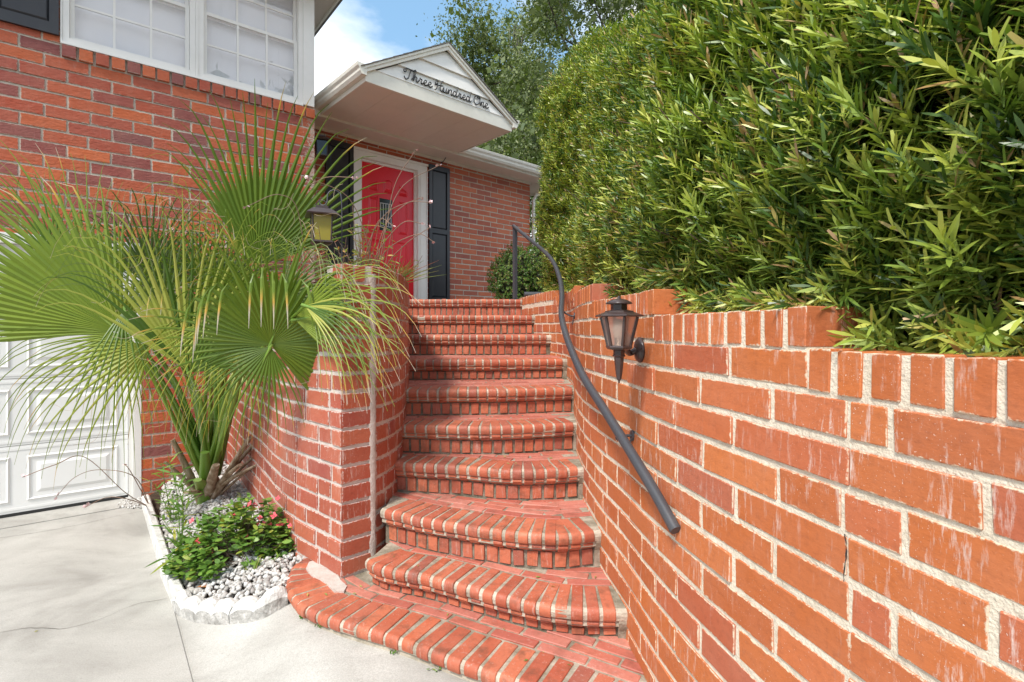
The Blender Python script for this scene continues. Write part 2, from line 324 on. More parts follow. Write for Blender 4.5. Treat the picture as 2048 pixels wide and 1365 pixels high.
def npmesh(name, V, F, mt, tint=None, along=None, smooth=False):
    me = bpy.data.meshes.new(name); nv = len(V); nf = len(F); k = F.shape[1]
    me.vertices.add(nv); me.vertices.foreach_set('co', V.astype(np.float32).ravel())
    me.loops.add(nf*k); me.loops.foreach_set('vertex_index', F.astype(np.int32).ravel())
    me.polygons.add(nf); me.polygons.foreach_set('loop_start', np.arange(0, nf*k, k, dtype=np.int32))
    me.polygons.foreach_set('loop_total', np.full(nf, k, dtype=np.int32))
    if smooth: me.polygons.foreach_set('use_smooth', np.ones(nf, dtype=bool))
    if tint is not None:
        a = me.attributes.new('tint', 'FLOAT', 'POINT'); a.data.foreach_set('value', tint.astype(np.float32))
    if along is not None:
        a = me.attributes.new('along', 'FLOAT', 'POINT'); a.data.foreach_set('value', along.astype(np.float32))
    me.materials.append(mt); me.update(); me.validate(); return me

def P(u, v, Y): return Vector(((u-CU)/FPX*Y, Y, H-(v-CV)/FPX*Y))
def onz(u, v, z):
    Y = FPX*(H-z)/(v-CV); return Vector(((u-CU)/FPX*Y, Y, z))
def proj(p):
    y = max(p.y, 0.05); return (CU+p.x/y*FPX, CV-(p.z-H)/y*FPX)
class Frame:
    def __init__(s, vp, n):
        k = (vp-CU)/FPX; q = math.hypot(k, 1); s.d = Vector((k/q, 1/q, 0)); s.e = Vector((-1/q, k/q, 0)); s.n = n
        s.R = Matrix((( s.d.x, s.e.x, 0), (s.d.y, s.e.y, 0), (0, 0, 1)))      # local x along the wall, local y into the house
    def p(s, a, n, z): return s.d*a + s.e*n + Vector((0, 0, z))
    def s_at(s, u, n=None):
        n = s.n if n is None else n; k = (u-CU)/FPX
        return (k*n*s.e.y - n*s.e.x)/(s.d.x-k*s.d.y)
    def z_at(s, u, v, n=None):
        n = s.n if n is None else n; q = s.p(s.s_at(u, n), n, 0); return H-(v-CV)/FPX*q.y
    def box(s, mb, s0, s1, n0, n1, z0, z1, mi=0):
        mb.box(s.p((s0+s1)/2, (n0+n1)/2, (z0+z1)/2), (abs(s1-s0), abs(n1-n0), abs(z1-z0)), s.R, mi=mi)
F1 = Frame(2310, 5.766)      # the wing with the big windows and the garage
F2 = Frame(2160, 6.422)      # the entrance wall and its gabled porch roof

# ---------------------------------------------------------------- curves
class Path:
    def __init__(s, pts, smooth=True, step=0.02):
        pts = [Vector((p[0], p[1], 0)) for p in pts]
        if smooth:
            q = [pts[0]*2-pts[1]] + pts + [pts[-1]*2-pts[-2]]; out = []
            for i in range(1, len(q)-2):
                a, b, c, d = q[i-1:i+3]; n = max(3, int((c-b).length/step))
                for k in range(n):
                    t = k/n
                    out.append(0.5*((2*b)+(-a+c)*t+(2*a-5*b+4*c-d)*t*t+(-a+3*b-3*c+d)*t**3))
            out.append(pts[-1])
        else:
            out = []
            for b, c in zip(pts, pts[1:]):
                n = max(1, int((c-b).length/step))
                out += [b+(c-b)*k/n for k in range(n)]
            out.append(pts[-1])
        s.q = out; s.L = [0]
        for a, b in zip(out, out[1:]): s.L.append(s.L[-1]+(b-a).length)
        s.len = s.L[-1]
    def at(s, l):
        l = max(0, min(s.len, l)); lo, hi = 0, len(s.L)-1
        while hi-lo > 1:
            m_ = (lo+hi)//2
            if s.L[m_] <= l: lo = m_
            else: hi = m_
        d = s.L[hi]-s.L[lo]; t = (l-s.L[lo])/d if d > 0 else 0
        p = s.q[lo].lerp(s.q[hi], t)
        a = s.q[max(lo-2, 0)]; b = s.q[min(hi+2, len(s.q)-1)]
        return p, (b-a).normalized()
    def near(s, x, y):
        return min(range(len(s.q)), key=lambda i: (s.q[i].x-x)**2+(s.q[i].y-y)**2)
    def l_at_y(s, y): return min(zip(s.q, s.L), key=lambda t: abs(t[0].y-y))[1]

# ---------------------------------------------------------------- bricks
_bm = {}
def brick_mesh(kind, dims, mt, var):
    key = (kind, mt.name, var, tuple(round(x, 4) for x in dims))
    if key in _bm: return _bm[key]
    r = random.Random(hash(kind) % 1000*7+var if False else var*31+len(kind)); L_, D, Hh = dims
    bm = bmesh.new(); bmesh.ops.create_cube(bm, size=1)
    for v in bm.verts:
        v.co = Vector((v.co.x*L_, v.co.y*D, v.co.z*Hh)) + Vector((r.uniform(-.0022, .0022), r.uniform(-.0015, .0015), r.uniform(-.0018, .0018)))
    bmesh.ops.bevel(bm, geom=bm.edges[:], offset=0.0024, segments=1, affect='EDGES')
    me = bpy.data.meshes.new(kind); bm.to_mesh(me); bm.free(); me.materials.append(mt); _bm[key] = me; return me
NV = 6
class Bricks:
    """collects the bricks of one thing; the largest in view become objects, the rest one joined part"""
    def __init__(s, limit=300): s.e = []; s.limit = limit
    def put(s, parent, name, dims, mt, c, R, scale=(1, 1, 1), mesh=None):
        s.e.append((parent, name, dims, mt, Vector(c), R, scale, mesh))
    def size(s, e):
        c = e[4]
        if c.y < 0.25: return 0
        u, v = proj(c)
        w = max(e[2][0]*e[6][0], e[2][1] if e[2][1] > e[2][0] else 0); px = FPX/c.y
        if u < -w*px*.7 or u > 2048+w*px*.7 or v < -60 or v > 1440: return 0.001/c.y
        n = e[5] @ Vector((0, 1, 0)); view = (c-Vector((0, 0, H))).normalized()
        return e[2][0]*e[2][2]*px*px*max(0.1, abs(n.dot(view)))
    def done(s):
        groups = {}
        for e in s.e: groups.setdefault(e[1], []).append(e)
        for name, es in groups.items():
            es.sort(key=s.size, reverse=True)
            rest = {}
            for i, e in enumerate(es):
                parent, nm, dims, mt, c, R, sc, mesh = e
                q = Matrix.LocRotScale(c, R.to_quaternion(), Vector(sc))
                me = mesh if mesh is not None else brick_mesh(nm, dims, mt, random.randrange(NV))
                if i < s.limit and s.size(e) > 60: link(nm, me, parent, q)
                else: rest.setdefault(parent.name if parent else '', (parent, []))[1].append((me, q, mt))
            for parent, lst in rest.values():
                Vs = []; Fs = []; T = []; o = 0; mt = lst[0][2]
                for me, q, _ in lst:
                    for v in me.vertices: Vs.append(q @ v.co); T.append(0)
                    t = random.random()
                    T[-len(me.vertices):] = [t]*len(me.vertices)
                    for f in me.polygons: Fs.append(tuple(i+o for i in f.vertices))
                    o += len(me.vertices)
                me = bpy.data.meshes.new(name); me.from_pydata(Vs, [], Fs)
                a = me.attributes.new('tint', 'FLOAT', 'POINT'); a.data.foreach_set('value', T)
                me.materials.append(mt); ob = link(name, me, parent); ob['kind'] = 'stuff'

def lay_wall(B, parent, path, side, z0, top, mt, Lb, c, joint=0.012, depth=0.09, name='brick', bond=0.5, proud=0.004, holes=(), l0=0, l1=None, Lfun=None, vis=None, jit=0.0012):
    """running-bond bricks on a vertical wall over a path; side=+1: face to the left of travel; top(l) = height of the wall body there; bricks are cut at openings"""
    l1 = path.len if l1 is None else l1
    j = 0; z = z0
    zmax = max(top(l) for l in np.linspace(l0, l1, 60))
    while z + c*0.5 < zmax + 1e-6:
        spans = [(l0, l1)]
        for (h0, h1, hz0, hz1) in holes:
            if min(z+c, hz1)-max(z, hz0) > c*0.35:
                nx = []
                for a, b in spans:
                    if h1 <= a or h0 >= b: nx.append((a, b)); continue
                    if h0 > a: nx.append((a, h0))
                    if h1 < b: nx.append((h1, b))
                spans = nx
        cuts = []; l = l0 - (0 if j % 2 == 0 else Lb*bond) - random.uniform(0, 0.012)
        while l < l1:
            cuts.append(l); l += (Lfun(l, j) if Lfun else Lb)*random.uniform(0.985, 1.015)
        for s0, s1 in spans:
            cs = [s0]+[x for x in cuts if s0+0.055 < x < s1-0.055]+[s1]
            for a, b in zip(cs, cs[1:]):
                m_ = (a+b)/2
                if b-a < 0.03 or z + c > top(m_) + c*0.3: continue
                pa, pb, pm = path.at(a)[0], path.at(b)[0], path.at(m_)[0]
                t = (pb-pa).normalized(); nrm = Vector((-t.y, t.x, 0))*side; cm = (pa+pb)/2
                sag = max([0.0]+[(path.at(a+(b-a)*q/6)[0]-cm).dot(nrm) for q in range(1, 6)])
                if vis is None or vis(pm, nrm, z+c/2):
                    R = Matrix(((t.x, nrm.x, 0), (t.y, nrm.y, 0), (0, 0, 1)))
                    if R.determinant() < 0: R = Matrix(((-t.x, nrm.x, 0), (-t.y, nrm.y, 0), (0, 0, 1)))
                    R = R @ Matrix.Rotation(random.gauss(0, 0.005), 3, 'Y')
                    cc_ = cm + nrm*(max(0.0025, proud + random.gauss(0, jit)) + sag - depth/2) + Vector((0, 0, z+c/2+random.gauss(0, 0.0012)))
                    ln = (pb-pa).length - (joint if True else 0)
                    if a == s0: cc_ -= t*(joint*0.4); ln += joint*0.8 if (a > l0 or True) else 0
                    if b == s1: cc_ += t*(joint*0.4); ln += joint*0.8
                    if a == s0 or b == s1: ln -= joint*0.0
                    B.put(parent, name, (Lb-joint, depth, c-joint), mt, cc_, R, (max(.1, ln/(Lb-joint)), 1, random.uniform(0.97, 1.03)))
        z += c; j += 1

def wall_body(path, side, z0, top, thick, l0=0, l1=None, mb=None, breaks=()):
    mb = mb or MB(); l1 = path.len if l1 is None else l1
    n = max(2, int((l1-l0)/0.03)); ls = sorted([l0+(l1-l0)*i/n for i in range(n+1)] + [b for b in breaks if l0 < b < l1])
    for a, b in zip(ls, ls[1:]):
        (p, t), (q, w) = path.at(a), path.at(b)
        n0 = Vector((-t.y, t.x, 0))*side; n1_ = Vector((-w.y, w.x, 0))*side; zt = top((a+b)/2)
        A, B_, C, D = p, q, q-n1_*thick, p-n0*thick
        vs = [Vector((v.x, v.y, zz)) for zz in (z0, zt) for v in (A, B_, C, D)]
        mb.add(vs, [(0, 1, 5, 4), (1, 2, 6, 5), (2, 3, 7, 6), (3, 0, 4, 7), (4, 5, 6, 7)])
    return mb

# ---------------------------------------------------------------- leaves
def leaf_batch(base, dirs, nrm, length, width, bend=0.15, cut=None, quads=3):
    """n lanceolate leaves, six vertices each; returns V (n*6,3), F quads/tris as quads (n*3,4), along"""
    n = len(base); d = dirs/np.linalg.norm(dirs, axis=1, keepdims=True)
    s = np.cross(d, nrm); s /= (np.linalg.norm(s, axis=1, keepdims=True)+1e-9); u = np.cross(s, d)
    Lc = length[:, None]; W = width[:, None]; b = (bend*length)[:, None]
    def at(t, w): return base + d*Lc*t - u*b*t*t + s*W*w
    tip = np.full((n, 1), 0.04) if cut is None else np.where(cut, 0.32, 0.04)[:, None]
    if quads == 1:                                     # far foliage: one kite-shaped face a leaf
        V = np.stack([at(0, 0), at(0.45, -0.5), at(1, 0), at(0.45, 0.5)], axis=1).reshape(-1, 3)
        return V, np.arange(n*4).reshape(-1, 4)
    if quads == 2:
        V = np.stack([at(0, -0.1), at(0, 0.1), at(0.5, -0.5), at(0.5, 0.5), at(1, -0.06), at(1, 0.06)], axis=1).reshape(-1, 3); i = np.arange(n)[:, None]*6
        return V, np.concatenate([i+np.array([[0, 1, 3, 2]]), i+np.array([[2, 3, 5, 4]])], axis=1).reshape(-1, 4)
    V = np.stack([at(0, -0.12), at(0, 0.12), at(0.38, -0.5), at(0.38, 0.5), at(0.75, -0.40), at(0.75, 0.40), at(1, -1)*0+base+d*Lc-u*b-s*W*tip, base+d*Lc-u*b+s*W*tip], axis=1).reshape(-1, 3)
    i = np.arange(n)[:, None]*8
    F = np.concatenate([i+np.array([[0, 1, 3, 2]]), i+np.array([[2, 3, 5, 4]]), i+np.array([[4, 5, 7, 6]])], axis=1).reshape(-1, 4)
    return V, F
def rand_unit(n):
    v = rng.normal(size=(n, 3)); return v/np.linalg.norm(v, axis=1, keepdims=True)
def shoot_leaves(origins, axes, nl, ll, lw, slen, spread=(0.55, 1.15)):
    """leafy shoots: nl leaves in a spiral round each axis"""
    n = len(origins); ax = axes/np.linalg.norm(axes, axis=1, keepdims=True)
    a = np.cross(ax, rand_unit(n)); a /= np.linalg.norm(a, axis=1, keepdims=True); b = np.cross(ax, a)
    ph = np.arange(nl)*2.39996; t = (np.arange(nl)+0.5)/nl
    ang = (spread[1]+(spread[0]-spread[1])*t)[None, :] + rng.uniform(-.18, .18, (n, nl))
    phs = ph[None, :]+rng.uniform(0, 6.28, (n, 1))+rng.uniform(-.3, .3, (n, nl))
    rad = np.cos(phs)[..., None]*a[:, None]+np.sin(phs)[..., None]*b[:, None]
    d = ax[:, None]*np.cos(ang)[..., None] + rad*np.sin(ang)[..., None]
    sl = slen*rng.uniform(.7, 1.2, (n, 1)); base = origins[:, None]+ax[:, None]*(sl*t[None])[..., None]
    l = ll*rng.uniform(.7, 1.15, (n, nl))*(1.0-0.35*t[None]**2)
    w = lw*rng.uniform(.8, 1.2, (n, nl))
    return base.reshape(-1, 3), d.reshape(-1, 3), (ax[:, None]+0*d).reshape(-1, 3)*1.0, l.ravel(), w.ravel()
# ================================================================ GROUND
C_W = 0.0925                      # course height of the right retaining wall
def struct(mb, name, m): return tag(mb.build(name, m), kind='structure')
mb = MB(); mb.box((0, 60, -0.13), (400, 400, 0.1)); struct(mb, 'ground', M['soil'])
# the driveway: slabs parted by joints
mb = MB()
jl = Path([(-1.86, 2.86), (-1.56, 2.0), (-1.25, 1.0), (-0.95, 0.0), (-0.6, -1.5)], smooth=False, step=0.3)
A = [Vector((-1.86, 2.86, 0)), Vector((-1.56, 2.0, 0)), Vector((-0.95, 0, 0)), Vector((-0.2, -2.5, 0))]
Bp = [Vector((6, -2.5, 0)), Vector((6, 2.9, 0)), Vector((-1.84, 3.3, 0))]
def slab(mb, pts, z=0.0, th=0.08):
    mb.prism([Vector((p[0], p[1], 0)) for p in pts], (0, 0, 1), z-th, z)
JN = Vector((0.784, 0.62, 0))
def gz(x, y):
    """height of the concrete: it ramps up a little towards the lowest step"""
    d = (x+1.86)*0.784+(y-2.86)*0.62; t = max(0.0, min(1.0, (d-0.02)/0.43)); return 0.158*t*t*(3-2*t)
def ong(u, v):
    z = 0.0
    for _ in range(12): q = onz(u, v, z); z = gz(q.x, q.y)
    q.z = z; return q
poly = [(-3.25, 4.85), (-2.68, 3.97), (-2.105, 3.25), (-1.77, 2.86), (-1.67, 2.775), (-1.56, 2.715), (-1.36, 2.625), (-1.20, 2.605), (-1.13, 2.68), (-1.17, 2.9), (-1.2, 3.05), (-1.36, 3.19), (-1.82, 3.80), (-2.23, 4.36), (-2.8, 5.1)]
def inside(x, y, pl=poly):
    c = False; j = len(pl)-1
    for i in range(len(pl)):
        if (pl[i][1] > y) != (pl[j][1] > y) and x < (pl[j][0]-pl[i][0])*(y-pl[i][1])/(pl[j][1]-pl[i][1])+pl[i][0]: c = not c
        j = i
    return c
t_ = Vector((0.62, -0.784, 0)); o_ = Vector((-1.855, 2.866, 0)); vs = []; nu, nv_ = 60, 170
for i in range(nv_+1):
    for k in range(nu+1):
        w = (k/nu)**2*7.5 + 0.004; q = o_+t_*(i/nv_*8.5-1.4)+JN*w; vs.append((q.x, q.y, gz(q.x, q.y)))
mb.add(vs, [(i*(nu+1)+k, i*(nu+1)+k+1, (i+1)*(nu+1)+k+1, (i+1)*(nu+1)+k) for i in range(nv_) for k in range(nu) if not all(inside(vs[q][0], vs[q][1]) for q in (i*(nu+1)+k, i*(nu+1)+k+1, (i+1)*(nu+1)+k))], smooth=True)
mb.add([vs[i*(nu+1)] for i in range(nv_+1)]+[(vs[i*(nu+1)][0], vs[i*(nu+1)][1], -.08) for i in range(nv_+1)], [(i, i+1, nv_+2+i, nv_+1+i) for i in range(nv_)])
struct(mb, 'driveway', M['concrete'])
mb = MB()
back = F1.p(F1.s_at(290)+0.9, F1.n+0.3, 0); backl = F1.p(-9, F1.n+0.3, 0)
k1 = F1.p(-9, F1.n-0.22, 0); k2 = F1.p(F1.s_at(330, F1.n-0.2), F1.n-0.22, 0)
mb.add([o_+Vector((-.02, 0, -.006)), o_+Vector((.02, 0, -.006)), o_+t_*8+Vector((.02, 0, -.006)), o_+t_*8+Vector((-.02, 0, -.006))], [(0, 1, 2, 3)])
slab(mb, [(-1.866, 2.868), (2.38, -2.5), (-9, -2.5), (k1.x, k1.y), (k2.x, k2.y), (-2.7, 3.93)])
struct(mb, 'driveway', M['concrete'])
mb = MB(); g1 = F1.p(-9, F1.n-0.212, 0); g2 = F1.p(F1.s_at(330), F1.n-0.212, 0)
slab(mb, [(g1.x, g1.y), (g2.x, g2.y), (back.x, back.y), (backl.x, backl.y)], z=0.004)
struct(mb, 'garage_apron', M['concrete'])
# cracks: thin slivers of dirt caught in the hairline cracks of the slab
def crack(pts, w=0.004, z=0.0035):
    mb = MB(); last = None; pp = Path([(p.x, p.y) for p in pts], step=0.03)
    vs = []
    for q in pp.q:
        n_ = noise.noise(q*9)*0.02; n2_ = noise.noise(q*40)*0.006
        p, = (q+Vector((n2_, n_+n2_, 0)),); ww = w*(0.5+abs(noise.noise(q*15)))
        vs += [Vector((p.x, p.y-ww/2, z)), Vector((p.x, p.y+ww/2, z))]
    mb.add(vs, [(2*i, 2*i+2, 2*i+3, 2*i+1) for i in range(len(pp.q)-1)])
    return struct(mb, 'driveway_crack', M['crack'])
crack([onz(-60, 1280, 0), onz(0, 1268, 0), onz(60, 1257, 0), onz(120, 1258, 0), onz(190, 1243, 0), onz(250, 1218, 0), onz(290, 1205, 0), onz(335, 1198, 0)])
crack([onz(0, 1076, 0), onz(60, 1068, 0), onz(150, 1052, 0), onz(230, 1034, 0), onz(290, 1022, 0)], w=0.006)

# ================================================================ RIGHT RETAINING WALL
RW = Path([(1.02, -1.0), (0.97, -0.4), (0.88, 0.2), (0.80, 0.55), (0.74, 0.78), (0.642, 1.19), (0.56, 1.55), (0.505, 1.90), (0.485, 2.15), (0.455, 2.38), (0.43, 2.6), (0.412, 3.0), (0.425, 3.45), (0.46, 3.9), (0.47, 4.4), (0.405, 4.95), (0.29, 5.4), (0.17, 5.95), (0.07, 6.5)])
ly = RW.l_at_y
rw_steps = [(ly(1.16), 1.49), (ly(1.86), 1.5825), (ly(2.72), 1.675), (ly(3.65), 1.7675), (ly(5.0), 1.835), (99, 1.90)]
RZ0 = 1.49-0.092-C_W*16
def rtop(l):
    for a, z in rw_steps:
        if l < a: return z-0.092
wall = thing('retaining_wall', 'tall curved orange red brick retaining wall under the hedge on the right of the steps', 'wall')
def rbody(l): return rtop(l) + 0.088
body = wall_body(RW, 1, RZ0-0.05, rbody, 0.20, breaks=[x[0] for x in rw_steps]).build('mortar_body', M['mortar'], wall)
B = Bricks(300)
def rlen(l, j):
    y = RW.at(l)[0].y
    return 0.305 if y < 2.2 else (0.305 if (j*7+int(l*9)) % 3 == 0 and y < 2.5 else 0.215)
def rcourse_top(l): return rtop(l)
l_ck = min((abs((q.x/q.y)*FPX+CU-1698), RW.L[i]) for i, q in enumerate(RW.q) if q.y > .3)[1]
ck_holes = []
for j_ in range(17):                                  # the cracked line of joints: open on every other course, tight between
    gw = .010 if j_ % 2 else .006; lo_ = l_ck+random.uniform(-.012, .012)
    if j_ >= 8: ck_holes.append((lo_-gw, lo_+gw, RZ0+C_W*j_+.02, RZ0+C_W*(j_+1)-.02))
for (a_, z_) in rw_steps[:-1]: ck_holes.append((-1, a_+.002, z_-0.092+.004, 9))
lay_wall(B, wall, RW, 1, RZ0, rcourse_top, M['brick_wall'], 0.305, C_W, joint=0.0145, holes=ck_holes, proud=0.003, depth=0.10, Lfun=rlen, jit=0.0016)
# rowlock cap: bricks on edge, their ends in the face of the wall; each level stands on the courses below
l = 0.0; cap_d = (0.062, 0.21, 0.088)
segs = []; a = 0.0
for b, z in rw_steps: segs.append((a, min(b, RW.len), z)); a = b
for a, b, z in segs:
    pitch = 0.076 if z < 1.52 else (0.073 if z < 1.6 else 0.070)
    n = max(1, round((b-a+.012)/pitch)); pitch = (b-a+.012)/n
    for k in range(n):
        p, t = RW.at(a-0.012+(k+0.5)*pitch); nrm = Vector((-t.y, t.x, 0))
        R = Matrix(((-t.x, nrm.x, 0), (-t.y, nrm.y, 0), (0, 0, 1))) @ Matrix.Rotation(random.gauss(0, .012), 3, 'Y')
        B.put(wall, 'cap_brick', (pitch-0.018, 0.21, 0.090), M['brick_wall'], p+nrm*(0.005-0.105+random.uniform(-.002, .003))+Vector((0, 0, z-0.047+random.gauss(0, .0015))), R, ((pitch-0.018+random.uniform(-.004, .004))/(pitch-0.018), 1, 1))
B.done()
pc, tcx = RW.at(l_ck); nc = Vector((-tcx.y, tcx.x, 0)); vs = []
for i in range(40):                                   # the crack itself, a dark ragged slit down the joints
    z = RZ0+C_W*13.0-i/39*C_W*1.05; w = .0014*(.4+abs(noise.noise(Vector((0, 0, z*31))))*2.2); x = .010*noise.noise(Vector((3, 0, z*17)))+.0015*noise.noise(Vector((5, 0, z*90)))
    vs += [pc+tcx*(x-w)+nc*.0042+Vector((0, 0, z)), pc+tcx*(x+w)+nc*.0042+Vector((0, 0, z))]
mb = MB(); mb.add(vs, [(2*i, 2*i+1, 2*i+3, 2*i+2) for i in range(39)]); mb.build('wall_crack', M['dark'], wall)

# ================================================================ LEFT WALL AND PILLAR
C_L = 0.0965
LW_out = Path([(-2.90, 5.26), (-2.58, 4.83), (-2.23, 4.33), (-1.82, 3.78), (-1.36, 3.15), (-0.886, 2.705)])
LW_front = Path([(-0.886, 2.705), (-0.757, 2.835)], smooth=False)
LW_in = Path([(-0.757, 2.835), (-0.718, 2.97), (-0.697, 3.15), (-0.70, 3.32), (-0.738, 3.62), (-0.772, 3.88), (-0.845, 4.20), (-0.94, 4.6), (-1.06, 5.1), (-1.20, 5.7), (-1.29, 6.1)])
LZ0 = 0.235-C_L*3; lstep = LW_out.len-0.075
ltop_out = lambda l: LZ0+C_L*17 if l < lstep else LZ0+C_L*19
ltop_hi = lambda l: LZ0+C_L*19
pil = thing('pillar_wall', 'curved red brick wall with a squared pillar end on the left of the steps', 'wall')
mb = wall_body(LW_out, -1, LZ0, lambda l: ltop_out(l)+(0.0 if l < lstep else 0.09), 0.15)
wall_body(LW_front, -1, LZ0, lambda l: ltop_hi(l)+0.09, 0.16, mb=mb)
wall_body(LW_in, -1, LZ0, lambda l: ltop_hi(l)+0.09, 0.2, mb=mb)
mb.build('mortar_body', M['mortar_pink'], pil)
B = Bricks(300)
def llen(l, j): return 0.262 if (int(l*3.7+j*1.3)) % 4 else 0.135
lay_wall(B, pil, LW_out, -1, LZ0, ltop_out, M['brick_left'], 0.262, C_L, joint=0.0165, Lfun=llen, l1=LW_out.len-0.001, jit=0.002, proud=0.005)
for j in range(19):                                  # one brick across the pillar front per course, its side the end of the outer wall
    z = LZ0+C_L*(j+0.5); p, t = LW_front.at(LW_front.len/2); nrm = Vector((t.y, -t.x, 0))
    R = Matrix(((t.x, -nrm.x, 0), (t.y, -nrm.y, 0), (0, 0, 1)))
    B.put(pil, 'brick', (0.172, 0.08, C_L-0.0175), M['brick_left'], p+nrm*(0.006-0.04)+Vector((0, 0, z)) - t*0.004, R @ Matrix.Rotation(random.gauss(0, .012), 3, 'Y'), (random.uniform(.93, 1.0), 1, 1), mesh=None)
lay_wall(B, pil, LW_in, -1, LZ0, ltop_hi, M['brick_left'], 0.15, C_L, joint=0.016, l0=0.03, Lfun=lambda l, j: 0.15 if (j*5+int(l*7)) % 3 else 0.105, jit=0.003)
p, t = LW_out.at(lstep)
for j in (17, 18, 19):                               # the bricks that close the end of the raised part
    nrm = -t; tt = Vector((-t.y, t.x, 0)); R = Matrix(((tt.x, nrm.x, 0), (tt.y, nrm.y, 0), (0, 0, 1)))
    if R.determinant() < 0: R = Matrix(((-tt.x, nrm.x, 0), (-tt.y, nrm.y, 0), (0, 0, 1)))
    B.put(pil, 'brick', (0.20, 0.05, C_L-0.010), M['brick_left'], p+nrm*(0.012-0.025)-Vector((t.y, -t.x, 0))*0.098+Vector((0, 0, LZ0+C_L*(j+0.5))), R)
l = 0.02
while l < LW_in.len:
    p, t = LW_in.at(l); nrm = Vector((t.y, -t.x, 0)); R = Matrix(((t.x, -nrm.x, 0), (t.y, -nrm.y, 0), (0, 0, 1)))
    B.put(pil, 'cap_brick', (0.058, 0.20, 0.090), M['brick_left'], p+nrm*(0.004-0.10)+Vector((0, 0, LZ0+C_L*19+0.047+random.gauss(0, .002))), R @ Matrix.Rotation(random.gauss(0, .012), 3, 'Y')); l += 0.070
for l in (LW_out.len-0.04,):
    p, t = LW_out.at(l); nrm = Vector((t.y, -t.x, 0)); R = Matrix(((t.x, -nrm.x, 0), (t.y, -nrm.y, 0), (0, 0, 1)))
    B.put(pil, 'cap_brick', (0.070, 0.20, 0.090), M['brick_left'], p+nrm*(0.005-0.10)+Vector((0, 0, LZ0+C_L*19+0.047)), R)
for l in (0.035, 0.105):
    p, t = LW_front.at(l); nrm = Vector((t.y, -t.x, 0)); R = Matrix(((t.x, -nrm.x, 0), (t.y, -nrm.y, 0), (0, 0, 1)))
    B.put(pil, 'cap_brick', (0.058, 0.12, 0.090), M['brick_left'], p+nrm*(0.004-0.06)+Vector((0, 0, LZ0+C_L*19+0.047)), R)
B.done()
mb = MB(); vs = []; n = 60                            # the wavy grey repair seam where the pillar meets the inner wall
q0, t0 = LW_in.at(0.012); nn = Vector((t0.y, -t0.x, 0))
c0 = LW_front.at(LW_front.len)[0]; tf = LW_front.at(0.1)[1]; nf = Vector((tf.y, -tf.x, 0))
for i in range(n+1):
    z = 0.30+i/n*1.53; w = 0.026+0.016*noise.noise(Vector((0, z*8, 3)))+0.012*noise.noise(Vector((0, z*34, 7)))
    a = c0-tf*w+nf*0.004+Vector((0, 0, z)); b = c0+nf*0.0085+nn*0.0085+Vector((0, 0, z)); c = c0+t0*(w*0.9)+nn*0.004+Vector((0, 0, z))
    vs += [a, b, c]
mb.add(vs, [(3*i+k, 3*i+k+1, 3*i+k+4, 3*i+k+3) for i in range(n) for k in (0, 1)], smooth=True)
mb.build('repair_seam', M['mortar_pink'], pil)

# ================================================================ STEPS
ZS = [0.0, 0.235, 0.37, 0.555, 0.74, 0.925, 1.11, 1.2775, 1.472, 1.675, 1.88]
def px(z, pts): return [onz(u, v, z) for u, v in pts]
FR = {
 1: [Vector((-1.17, 2.97, 0)), Vector((-1.205, 2.86, 0)), Vector((-1.18, 2.73, 0))] + [onz(u, v, 0.205) for u, v in ((574, 1191), (600, 1223), (660, 1251), (720, 1271), (800, 1295), (879, 1325), (959, 1355))] + [Vector((0.10, 1.87, 0)), Vector((0.32, 1.74, 0)), Vector((0.56, 1.60, 0))],
 2: px(.37, ((729, 1119), (760, 1134), (847, 1151), (919, 1170), (999, 1191), (1079, 1209), (1159, 1219), (1228, 1221))),
 3: px(.555, ((774, 1021), (840, 1036), (899, 1046), (959, 1056), (1039, 1066), (1119, 1070), (1186, 1064))),
 4: px(.74, ((796, 925), (840, 928), (919, 932), (999, 939), (1079, 940), (1161, 936))),
 5: px(.925, ((806, 850), (980, 853), (1151, 846))),
 6: px(1.11, ((813, 780), (980, 779), (1148, 775))),
}
def yz(Yl, Yr, ul, ur): return [Vector(((ul-CU)/FPX*Yl, Yl, 0)), Vector((((ul+ur)/2-CU)/FPX*((Yl+Yr)/2-0.015), (Yl+Yr)/2-0.03, 0)), Vector(((ur-CU)/FPX*Yr, Yr, 0))]
FR[7] = yz(4.25, 4.38, 817, 1128); FR[8] = yz(4.95, 5.03, 810, 1095); FR[9] = yz(5.55, 5.58, 810, 1066); FR[10] = yz(6.15, 6.18, 812, 1043)
steps = thing('brick_steps', 'flight of ten red brick steps with rounded bullnose edges between curved walls', 'steps')
def extend(pts, a, b):
    pts = [Vector((p.x, p.y, 0)) for p in pts]
    t0 = (pts[0]-pts[1]).normalized(); t1 = (pts[-1]-pts[-2]).normalized()
    return ([pts[0]+t0*a] if a else [])+pts+([pts[-1]+t1*b] if b else [])
for k in (2, 3):
    FR[k] = FR[k]+[FR[k][-1]+(FR[k][-1]-FR[k][-2]).normalized()*0.022]
for k in (3, 4, 5, 6, 7):
    FR[k] = [FR[k][0]+(FR[k][0]-FR[k][1]).normalized()*0.035]+FR[k]
FP = {k: Path(FR[k]) for k in FR}
FPx = {k: Path(extend(FR[k], {1: 0, 2: 0.004, 3: 0.02, 4: 0.05}.get(k, 0.12), 0.06 if k < 8 else 0.12)) for k in FR}
